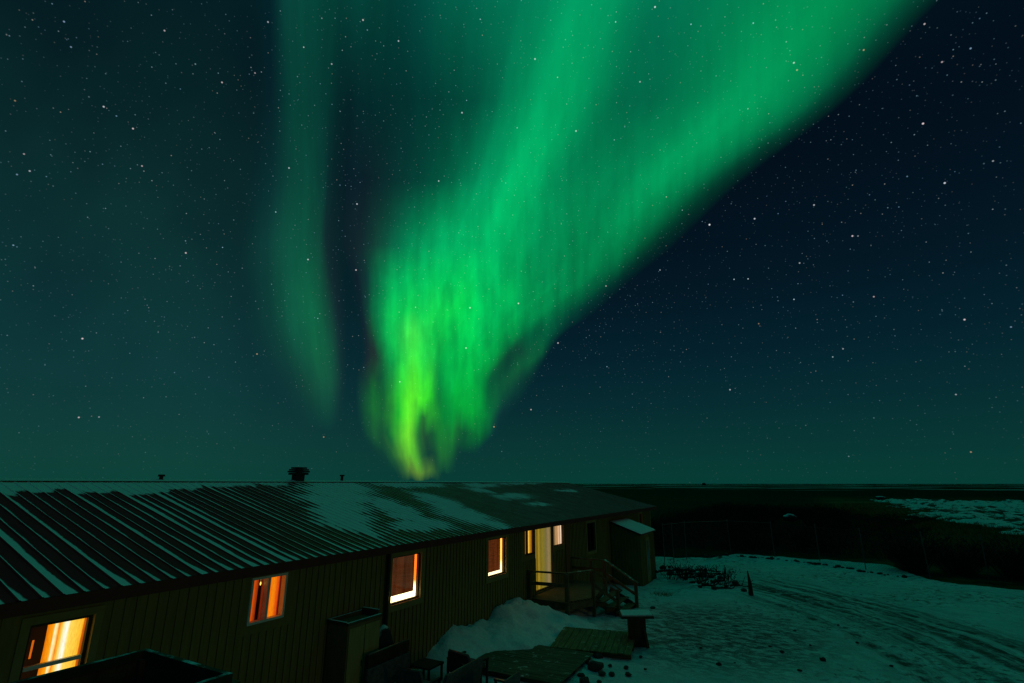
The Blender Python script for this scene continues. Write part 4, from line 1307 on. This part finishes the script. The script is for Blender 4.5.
# ------------------------------------------------------------------ cupboard by the wall
cup = thing('cupboard', 'tall wooden storage cupboard against the lodge wall between two lit windows', 'cupboard', (-8.85, 8.85, 0))
cb = MB().box(-9.14, -8.56, 8.46, 9.40, 0.02, 1.70)
rel(cup, cb).build('body', pbr('cupboard_boards', (0.17, 0.11, 0.05), (0.26, 0.17, 0.08), 4, 0.8, 0.3, (4, 4, 0.5)), cup, 0.008)
tp = MB().box(-9.15, -9.09, 8.44, 9.42, 1.702, 1.78).box(-8.60, -8.54, 8.44, 9.42, 1.702, 1.76).box(-9.09, -8.60, 8.44, 8.50, 1.702, 1.77).box(-9.09, -8.60, 9.36, 9.42, 1.702, 1.84)
rel(cup, tp).build('top_rim', frosted('cupboard_rim', (0.08, 0.055, 0.03), (0.12, 0.09, 0.05), 1.0, 6), cup, 0.004)
for a, b in ((8.49, 8.92), (8.94, 9.37)):
    d = rel(cup, MB().box(-8.559, -8.54, a, b, 0.08, 1.64)).build('door', pbr('cupboard_door', (0.28, 0.21, 0.085), (0.40, 0.30, 0.12), 4, 0.8, 0.3, (4, 4, 0.5)), cup, 0.004)
    yy = b - 0.05 if a < 8.9 else a + 0.05
    rel(cup, MB().tube((-8.53, yy, 0.9), (-8.53, yy, 1.0), 0.01)).build('handle', M_BLACK, d)


# ------------------------------------------------------------------ patio furniture
def seat_unit(name, label, cat, loc, rz, W=0.72, D=0.62, H=0.80, arm=0.58, seat=0.40, group=None, cushions=1, mat=None, bare=False):
    """lounge chair or sofa; its front looks along its own +Y, its back stands at y = 0"""
    t = thing(name, label, cat, loc, rz, group)
    mat = mat or M_CHAIRF
    w2 = W / 2
    MB().box(-w2 + 0.06, w2 - 0.06, 0.06, D, seat - 0.10, seat - 0.045).build('seat_frame', M_CHAIRW, t, 0.008)
    for k in range(cushions):
        a = -w2 + 0.07 + k * (W - 0.14) / cushions
        MB().box(a + 0.004, a + (W - 0.14) / cushions - 0.004, 0.08, D - 0.01, seat - 0.043, seat + 0.08).build('seat', mat, t, 0.03)
    bk = MB()
    m_ = 8
    for s, yo in ((0, 0.0), (1, 0.075)):
        for j in range(m_ + 1):
            h = seat - 0.12 + (H - seat + 0.12) * j / m_
            wj = w2 - 0.03 if j < m_ - 1 else w2 - 0.03 - (0.035 if j == m_ else 0.008)
            lean = -0.16 * (h - seat)
            bk.v += [(-wj, yo + lean + 0.03, h), (wj, yo + lean + 0.03, h)]
    for s in (0, 1):
        for j in range(m_):
            k = s * 2 * (m_ + 1) + 2 * j
            bk.f.append([k, k + 1, k + 3, k + 2])
    o2_ = 2 * (m_ + 1)
    for j in range(m_):
        bk.f.append([2 * j, 2 * j + 2, o2_ + 2 * j + 2, o2_ + 2 * j])
        bk.f.append([2 * j + 1, o2_ + 2 * j + 1, o2_ + 2 * j + 3, 2 * j + 3])
    bk.f.append([0, o2_, o2_ + 1, 1])
    bk.f.append([2 * m_, 2 * m_ + 1, o2_ + 2 * m_ + 1, o2_ + 2 * m_])
    bk.build('backrest', mat, t, 0.012)
    MB().tube((-w2 + 0.06, 0.065 - 0.16 * (H - seat), H + 0.008), (w2 - 0.06, 0.065 - 0.16 * (H - seat), H + 0.008), 0.016, n=12).build('top_rail', M_GLOSS, t, smooth=True)
    for s in (-1, 1):
        MB().box(s * w2 - 0.03, s * w2 + 0.03, 0.02, D + 0.01, arm - 0.04, arm).build('arm', M_GLOSS if bare else M_CHAIRW, t, 0.012)
        for yy in (0.05, D - 0.03):
            MB().box(s * w2 - 0.022, s * w2 + 0.022, yy - 0.022, yy + 0.022, 0.0, arm - 0.041).build('leg', M_CHAIRW, t, 0.004)
    return t


GF = 'dark patio seats on the snowy ground'
seat_unit('sofa', 'dark patio sofa nearest the dark landing, its back to the viewer', 'sofa', (-7.80, 6.72, 0.0), R(90), W=1.25, H=0.80, cushions=2)
seat_unit('sofa', 'dark patio sofa with its back to the plywood platform', 'sofa', (-6.83, 10.15, 0.0), R(90), W=1.42, D=0.56, H=0.80, cushions=2)
seat_unit('armchair', 'dark armchair in front of the slatted bench, its back to the viewer', 'armchair', (-7.60, 9.32, 0.0), R(4), W=0.64, H=0.84)
seat_unit('armchair', 'black rounded armchair standing before the snow bank', 'armchair', (-7.58, 10.98, 0.0), R(-10), W=0.74, H=0.74)
seat_unit('armchair', 'rightmost dark armchair at the bottom edge with a bare wooden arm', 'armchair', (-5.66, 10.08, 0.0), R(90), W=0.74, H=0.80, bare=True)

bench = thing('bench', 'high-backed dark bench beside the wooden cupboard, lit orange along its top', 'bench', (-8.42, 9.5, 0.0), R(-90))
MB().box(-0.64, 0.64, 0.03, 0.09, 0.88, 1.10).build('back_board', M_CHAIRW, bench, 0.01)
MB().tube((-0.63, 0.06, 1.112), (0.63, 0.06, 1.112), 0.017, n=12).build('top_rail', M_GLOSS, bench, smooth=True)
MB().box(-0.66, 0.66, 0.045, 0.115, 0.42, 0.86).build('backrest', M_CHAIRF, bench, 0.01)
MB().box(-0.66, 0.66, 0.12, 0.48, 0.36, 0.41).build('seat', M_CHAIRF, bench, 0.012)
for s in (-1, 1):
    for yy in (0.01, 0.45):
        MB().box(s * 0.6 - 0.03, s * 0.6 + 0.03, yy - 0.02, yy + 0.018, 0.0, 1.07 if yy < 0.1 else 0.358).build('leg', M_CHAIRW, bench, 0.004)

tb = thing('side_table', 'small dark side table between the bench and the black armchair', 'table', (-8.28, 10.72, 0.0))
MB().box(-0.30, 0.30, -0.28, 0.28, 0.46, 0.50).build('tabletop', M_CHAIRW, tb, 0.008)
for sx in (-1, 1):
    for sy in (-1, 1):
        MB().box(sx * 0.26 - 0.02, sx * 0.26 + 0.02, sy * 0.24 - 0.02, sy * 0.24 + 0.02, 0, 0.459).build('leg', M_CHAIRW, tb)


def blob(name, mat, loc, rad, seed, rough=0.25, sub=3, flat=1.0, parent=None):
    bm = bmesh.new()
    bmesh.ops.create_icosphere(bm, subdivisions=sub, radius=1.0)
    for v in bm.verts:
        p = v.co.copy()
        k = 1 + rough * mnoise.fractal(p * 1.3 + Vector((seed, seed * 2.1, -seed)), 1.0, 2.0, 4)
        v.co = Vector((p.x * rad[0], p.y * rad[1], p.z * rad[2])) * k
        if v.co.z < -rad[2] * flat:
            v.co.z = -rad[2] * flat
    me = bpy.data.meshes.new(name)
    bm.to_mesh(me)
    bm.free()
    me.shade_smooth()
    me.materials.append(mat)
    o = bpy.data.objects.new(name, me)
    o.location = loc
    C.objects.link(o)
    if parent:
        o.parent = parent
    return o


bd = blob('covered_grill', M_TARP, (-8.80, 9.72, 0.70), (0.30, 0.37, 0.72), 4.4, 0.16, 4, 0.98)
tag(bd, 'round dark covered lump dusted with snow behind the bench', 'covered grill')

# ------------------------------------------------------------------ platform, plank ramp, loose board, stand
pf = thing('platform', 'low dark plywood platform lying on the snow beside the seats', 'platform', (-6.85, 13.2, 0.0), R(2))
for k in range(2):
    MB().box(-1.28, 1.28, -1.22 + k * 1.23, -0.004 + k * 1.23, 0.12, 0.145).build('sheet', M_PLY, pf, 0.003)
for k in range(3):
    MB().box(-1.22, 1.22, -1.15 + k * 1.1, -1.06 + k * 1.1, -0.02, 0.118).build('bearer', M_WOODX, pf)
rp = thing('plank_ramp', 'pale plank ramp sloping down to the snow in front of the porch steps', 'ramp', (-5.97, 15.5, 0.0), R(12))
rw = MB()
for k in range(12):
    a = -1.10 + k * 0.183
    z = 0.19 + 0.004 * math.sin(k * 2.1)
    rw.box(a + 0.006, a + 0.176, -0.96 + 0.02 * math.sin(k * 3.3), 0.96 + 0.02 * math.cos(k * 2.7), z - 0.03, z, tilt=(0, 0.03))
rw.build('planks', M_PLANK, rp)
for yy in (-0.8, 0.0, 0.8):
    MB().box(-1.08, 1.08, yy - 0.045, yy + 0.045, -0.02, 0.125 + 0.02 * yy).build('bearer', M_WOODX, rp)
lb = MB().beam((-0.58, 0.0, 0.10), (0.58, -0.03, 0.085), 0.11, 0.07).build('loose_board', M_DARKWOOD, None, 0.004)
lb.location = (-7.98, 14.72, 0.02)
lb.rotation_euler = (0, 0, R(-2))
tag(lb, 'dark loose timber lying on the snow behind the plywood platform', 'board')

st = thing('wooden_stand', 'dark wooden stand with a snow-covered flat top beside the plank ramp', 'stand', (-4.95, 16.25, 0.0), R(24))
MB().box(-0.24, 0.24, -0.2, 0.2, 0.0, 0.76).build('pedestal', M_DARKWOOD, st, 0.01)
MB().box(-0.46, 0.46, -0.36, 0.36, 0.762, 0.82, tilt=(0.03, 0)).build('top', M_DARKWOOD, st, 0.008)
MB().box(-0.43, 0.43, -0.33, 0.33, 0.821, 0.865, tilt=(0.03, 0)).build('snow_cover', M_SNOW, st, 0.02)
MB().beam((0.18, -0.16, 0.5), (0.24, -0.34, 0.02), 0.07, 0.07).build('brace', M_DARKWOOD, st)

# ------------------------------------------------------------------ stones
random.seed(21)
protos = []
for k in range(4):
    o = blob('stone', M_ROCK, (0, 0, 0), (1, 0.8 + 0.1 * k, 0.55 + 0.08 * k), 3.3 * k + 1, 0.42, 2, 0.6)
    protos.append(o)
used = set()


def stone(x, y, s, label, group, cat='stone'):
    k = random.randrange(4)
    o = protos[k]
    if k in used:
        o = o.copy()
        C.objects.link(o)
    used.add(k)
    o.location = (x, y, 0.02 + s * 0.25)
    o.rotation_euler = (0, 0, random.random() * 6.28)
    s *= 0.62
    o.location.z = 0.015 + s * 0.25
    o.scale = (s, s, s * random.uniform(0.7, 1.1))
    return tag(o, label, cat, group)


for x, y, s in [(-5.94, 15.18, .12), (-5.55, 14.62, .22), (-5.30, 13.72, .30), (-5.03, 13.46, .16), (-4.8, 13.52, .12), (-5.42, 13.10, .15), (-4.65, 14.16, .10), (-4.46, 13.71, .13),
                (-5.05, 14.1, .09), (-4.56, 15.18, .08), (-5.2, 12.75, .22), (-5.62, 14.0, .13), (-4.9, 12.9, .10), (-4.2, 14.3, .07)]:
    stone(x, y, s, 'dark stone lying in the snow at the edge of the plywood platform', 'stones beside the platform')
for x, y, s in [(-1.45, 19.52, .09), (-1.02, 20.01, .10), (-0.31, 17.28, .11), (-2.64, 15.54, .10), (-1.28, 17.49, .09), (-0.83, 16.06, .10), (-5.71, 20.9, .16), (-1.6, 17.9, .07), (-2.3, 15.9, .06),
                (0.6, 19.5, .08), (1.2, 17.6, .08), (-3.3, 16.8, .06), (0.2, 21.5, .07), (-0.6, 18.6, .05)]:
    stone(x, y, s, 'small dark stone lying alone on the trodden snow of the yard', 'stones scattered on the yard')
for k in range(46):
    x = -6.5 + 9.9 * k / 45 + random.uniform(-0.12, 0.12)
    y = float(np.interp(x, [-7.5, -5.2, -2.5, -0.1, 2.0, 4.6], [35.8, 38.3, 37.8, 36.8, 34.9, 33.2])) - 0.5 + random.uniform(-0.3, 0.25)
    stone(x, y, random.uniform(0.08, 0.26), 'dark stone in the row along the foot of the wire fence', 'stones along the fence')

# ------------------------------------------------------------------ driftwood heap and stake
random.seed(5)
LOGS = [(-7.3, 29.4, 1.6, 0.2), (-6.5, 29.9, 2.4, -0.1), (-6.0, 29.2, 2.0, 0.35), (-5.5, 30.6, 2.6, -0.35), (-5.2, 28.6, 1.7, 0.1), (-4.7, 29.8, 1.8, -0.5), (-4.4, 27.9, 1.6, 0.3), (-4.0, 27.2, 1.3, -0.2),
        (-5.0, 27.2, 1.4, 0.5), (-4.6, 26.4, 1.0, 0.0), (-3.9, 26.2, 1.1, 0.4), (-3.4, 26.9, 1.0, -0.3), (-5.7, 28.0, 1.5, -0.2), (-6.7, 28.6, 1.2, 0.1)]
for x, y, L, an in LOGS:
    L *= random.uniform(0.5, 0.8)
    an += random.uniform(-0.7, 0.7)
    mb = MB()
    p = Vector((-L / 2, 0, 0.05))
    r = random.uniform(0.04, 0.09)
    nsg = 6
    for k in range(nsg):
        q = p + Vector((L / nsg, random.uniform(-.05, .05), random.uniform(-.03, .03)))
        mb.tube(p, q, r * (1 - 0.08 * k), r * (1 - 0.08 * (k + 1)), 7)
        if random.random() < 0.55:
            mb.tube(q, q + Vector((random.uniform(0, .3), random.uniform(-.3, .3), random.uniform(.1, .4))), r * .4, r * .15, 5)
        p = q
    o = mb.build('driftwood_log', M_LOG, None, smooth=False)
    o.location = (x, y, 0.02)
    o.rotation_euler = (0, 0, an + HEAD)
    tag(o, 'dark driftwood log in the heap on the snow beyond the lodge', 'log', 'driftwood logs in the heap')
for x, y, s in [(-6.9, 29.0, .24), (-5.9, 29.6, .32), (-5.3, 29.4, .36), (-4.9, 28.9, .30), (-4.4, 28.6, .26), (-3.6, 27.5, .26), (-3.9, 26.7, .22), (-4.3, 25.9, .2), (-5.4, 26.9, .2), (-4.9, 26.0, .17), (-3.1, 26.0, .22), (-7.6, 30.4, .3), (-7.3, 30.9, .25)]:
    stone(x, y, s, 'dark boulder lying among the driftwood heap', 'boulders in the driftwood heap', 'boulder')
sk = thing('stake', 'pointed wooden stake standing at the near end of the driftwood heap', 'stake', (-2.75, 25.3, 0))
MB().tube((0, 0, 0), (0.0, 0, 0.5), 0.10, 0.07, 8).build('post', M_LOG, sk)
MB().tube((0, 0, 0.5), (-0.04, 0, 0.95), 0.07, 0.02, 8).build('tip', M_LOG, sk)

# ------------------------------------------------------------------ wire fence
fence = thing('wire_fence', 'tall wire mesh fence on steel posts along the far edge of the yard', 'fence', (0, 34, 0))
POSTS = [(-8.35, 33.9), (-7.95, 34.6), (-7.55, 36.4), (-5.22, 39.3), (-2.55, 38.6), (-0.09, 37.5), (2.03, 35.5), (4.62, 34.4), (6.82, 34.2), (9.2, 33.9), (11.6, 33.5), (14.0, 33.1)]
FH = 2.05
for i, (x, y) in enumerate(POSTS):
    lean = (random.uniform(-.06, .06), random.uniform(-.05, .05))
    rel(fence, MB().tube((x, y, -0.3), (x + lean[0], y + lean[1], FH + 0.06), 0.026, n=8).tube((x + lean[0], y + lean[1], FH + 0.06), (x + lean[0], y + lean[1], FH + 0.10), 0.04, 0.01, 8)).build('post', M_STEEL, fence)
rl = MB()
wm = MB()
for i, ((x0, y0), (x1, y1)) in enumerate(zip(POSTS, POSTS[1:])):
    if i < 4:
        rl.tube((x0, y0, FH), (x1, y1, FH), 0.018, n=6)
    else:
        rl.tube((x0, y0, FH - 0.05), (x1, y1, FH - 0.05), 0.005, n=4)
    L = math.hypot(x1 - x0, y1 - y0)
    step = 0.14
    k = -FH
    while k < L:
        for s in (1, -1):
            a0, a1 = max(0.0, k), min(L, k + FH)
            z0, z1 = a0 - k, a1 - k
            if s < 0:
                z0, z1 = FH - z0, FH - z1
            if a1 - a0 > 0.05:
                pa = (x0 + (x1 - x0) * a0 / L, y0 + (y1 - y0) * a0 / L, z0 * 0.97)
                pb = (x0 + (x1 - x0) * a1 / L, y0 + (y1 - y0) * a1 / L, z1 * 0.97)
                wm.tube(pa, pb, 0.0024, n=3, cap=False)
        k += step
rel(fence, rl).build('top_rail', M_STEEL, fence)
rel(fence, wm).build('wire_mesh', M_STEEL, fence)


# ------------------------------------------------------------------ willows, grass
def willow(mb, x, y, h, w_, n_, rng):
    """bare twiggy bush: many thin forking stems"""
    for k in range(n_):
        a = rng.uniform(0, 6.283)
        rr = w_ * math.sqrt(rng.random()) * 0.5
        bx, by = x + rr * 0.5 * math.cos(a), y + rr * 0.5 * math.sin(a)
        hh = h * rng.uniform(0.55, 1.0)
        tx, ty = x + rr * 1.9 * math.cos(a) + rng.uniform(-.1, .1), y + rr * 1.9 * math.sin(a)
        wd = 0.016 * rng.uniform(0.7, 1.4)
        p0, p1, p2 = Vector((bx, by, -0.1)), Vector(((bx + tx) / 2, (by + ty) / 2, hh * 0.55)), Vector((tx, ty, hh))
        sx = Vector((math.cos(a + 1.57), math.sin(a + 1.57), 0)) * wd
        i = len(mb.v)
        mb.v += [tuple(p0 - sx), tuple(p0 + sx), tuple(p1 + sx * .8), tuple(p1 - sx * .8), tuple(p2)]
        mb.f += [[i, i + 1, i + 2, i + 3], [i + 3, i + 2, i + 4]]
        for q in range(6):
            t = rng.uniform(0.35, 1.0)
            pb = p1.lerp(p2, (t - .55) / .45) if t > .55 else p0.lerp(p1, t / .55)
            d = Vector((rng.uniform(-1, 1), rng.uniform(-1, 1), rng.uniform(0.2, 1.1))) * h * 0.16
            s2 = Vector((rng.uniform(-1, 1), rng.uniform(-1, 1), rng.uniform(-.4, .4))).normalized() * 0.012
            i = len(mb.v)
            mb.v += [tuple(pb - s2), tuple(pb + s2), tuple(pb + d * .6 + s2 * 2.4), tuple(pb + d)]
            mb.f += [[i, i + 1, i + 2, i + 3]]


rng = random.Random(9)
th = MB()
for k in range(1000):
    y = rng.uniform(38.5, 92)
    x = -14 + rng.random() * (17.5 + (y - 38) * 0.2)
    if x > -8 and x < 3.5 and y < 41.2 and rng.random() < 0.9:
        continue
    if 52 < y < 80 and abs(x + 2.75 * y / 76) < 1.8:
        continue
    hh = rng.uniform(0.9, 1.9) * (1 if y > 44 else 0.75)
    if x > 1 + (y - 38) * 0.05:
        hh *= 0.35
        if rng.random() < 0.4:
            continue
    willow(th, x, y, hh, 1.9, 22, rng)
tho = th.build('willow_thicket', M_TWIG)
bp = MB()
for k in range(22):
    willow(bp, rng.uniform(-1.5, 1.5), rng.uniform(-1.1, 1.1), rng.uniform(0.25, 0.6), 0.7, 9, rng)
o = bp.build('brush_heap', M_TWIG)
o.location = (-5.5, 29.0, 0.0)
tag(o, 'low dark heap of twigs among the driftwood on the snow', 'brush heap')
tag(tho, 'dark leafless willow thicket beyond the wire fence', 'thicket', kind='stuff')

WB = [(4.2, 36.2, 2.0, 1.9, 'dark bare willow bush beside the bright snow strip, leftmost of the fence bushes'),
      (6.2, 36.6, 1.7, 2.2, 'dark bare willow bush behind the fence, second from the bright snow strip'),
      (8.4, 36.2, 1.9, 2.4, 'dark bare willow bush behind the fence, middle one of the five'),
      (10.6, 36.0, 1.8, 2.4, 'dark bare willow bush behind the fence, second from the right edge'),
      (12.8, 35.6, 1.9, 2.4, 'dark bare willow bush behind the fence, nearest the right edge')]
for x, y, h, wd, lab in WB:
    mb = MB()
    willow(mb, 0, 0, h, wd, 260, rng)
    o = mb.build('willow_bush', M_TWIG)
    o.location = (x, y, -0.1)
    tag(o, lab, 'bush', 'willow bushes along the fence')
gr = MB()
for k in range(5200):
    y = 42 + 108 * rng.random() ** 1.4
    x = 1.5 + (y - 42) * 0.04 + rng.random() * (13 + 0.13 * (y - 42))
    for q in range(7):
        a = rng.uniform(0, 6.28)
        h = rng.uniform(0.12, 0.32)
        px, py = x + rng.uniform(-.5, .5), y + rng.uniform(-.5, .5)
        i = len(gr.v)
        gr.v += [(px - 0.03 * math.cos(a), py - 0.03 * math.sin(a), -0.1), (px + 0.03 * math.cos(a), py + 0.03 * math.sin(a), -0.1), (px + rng.uniform(-.15, .15), py + rng.uniform(-.15, .15), h)]
        gr.f.append([i, i + 1, i + 2])
tag(gr.build('grass', M_GRASS), 'dry olive grass on the open ground left of the snow field', 'grass', kind='stuff')
tf = MB()
for k in range(120):
    a = rng.uniform(0, 6.28)
    r = 0.28 * math.sqrt(rng.random())
    px, py = r * 1.6 * math.cos(a), r * math.sin(a)
    i = len(tf.v)
    tf.v += [(px - 0.006, py, -0.02), (px + 0.006, py, -0.02), (px + rng.uniform(-.09, .09), py + rng.uniform(-.09, .09), rng.uniform(0.06, 0.2))]
    tf.f.append([i, i + 1, i + 2])
o = tf.build('grass_tuft', M_GRASS)
o.location = (-6.05, 23.6, 0.0)
tag(o, 'brown dry grass tuft poking through the snow beside the entry shed', 'grass tuft')

# ------------------------------------------------------------------ far snow-capped boulders
b1 = blob('boulder', M_SNOWROCK, (-2.75, 76, 0.32), (0.85, 0.7, 0.5), 2.2, 0.25, 3, 0.7)
tag(b1, 'snow-capped boulder standing in the dark brush beyond the fence', 'boulder')
b2 = blob('boulder', M_SNOWROCK, (17.2, 186, 0.4), (1.3, 1.0, 0.6), 6.2, 0.25, 3, 0.7)
tag(b2, 'small distant snow-capped boulder at the top corner of the snow field', 'boulder')
b3 = blob('boulder', M_ROCK, (-196, 1180, 3.0), (4, 4, 3.0), 1.2, 0.25, 3, 0.7)
tag(b3, 'tiny dark outcrop on the far horizon right of the lodge', 'outcrop')
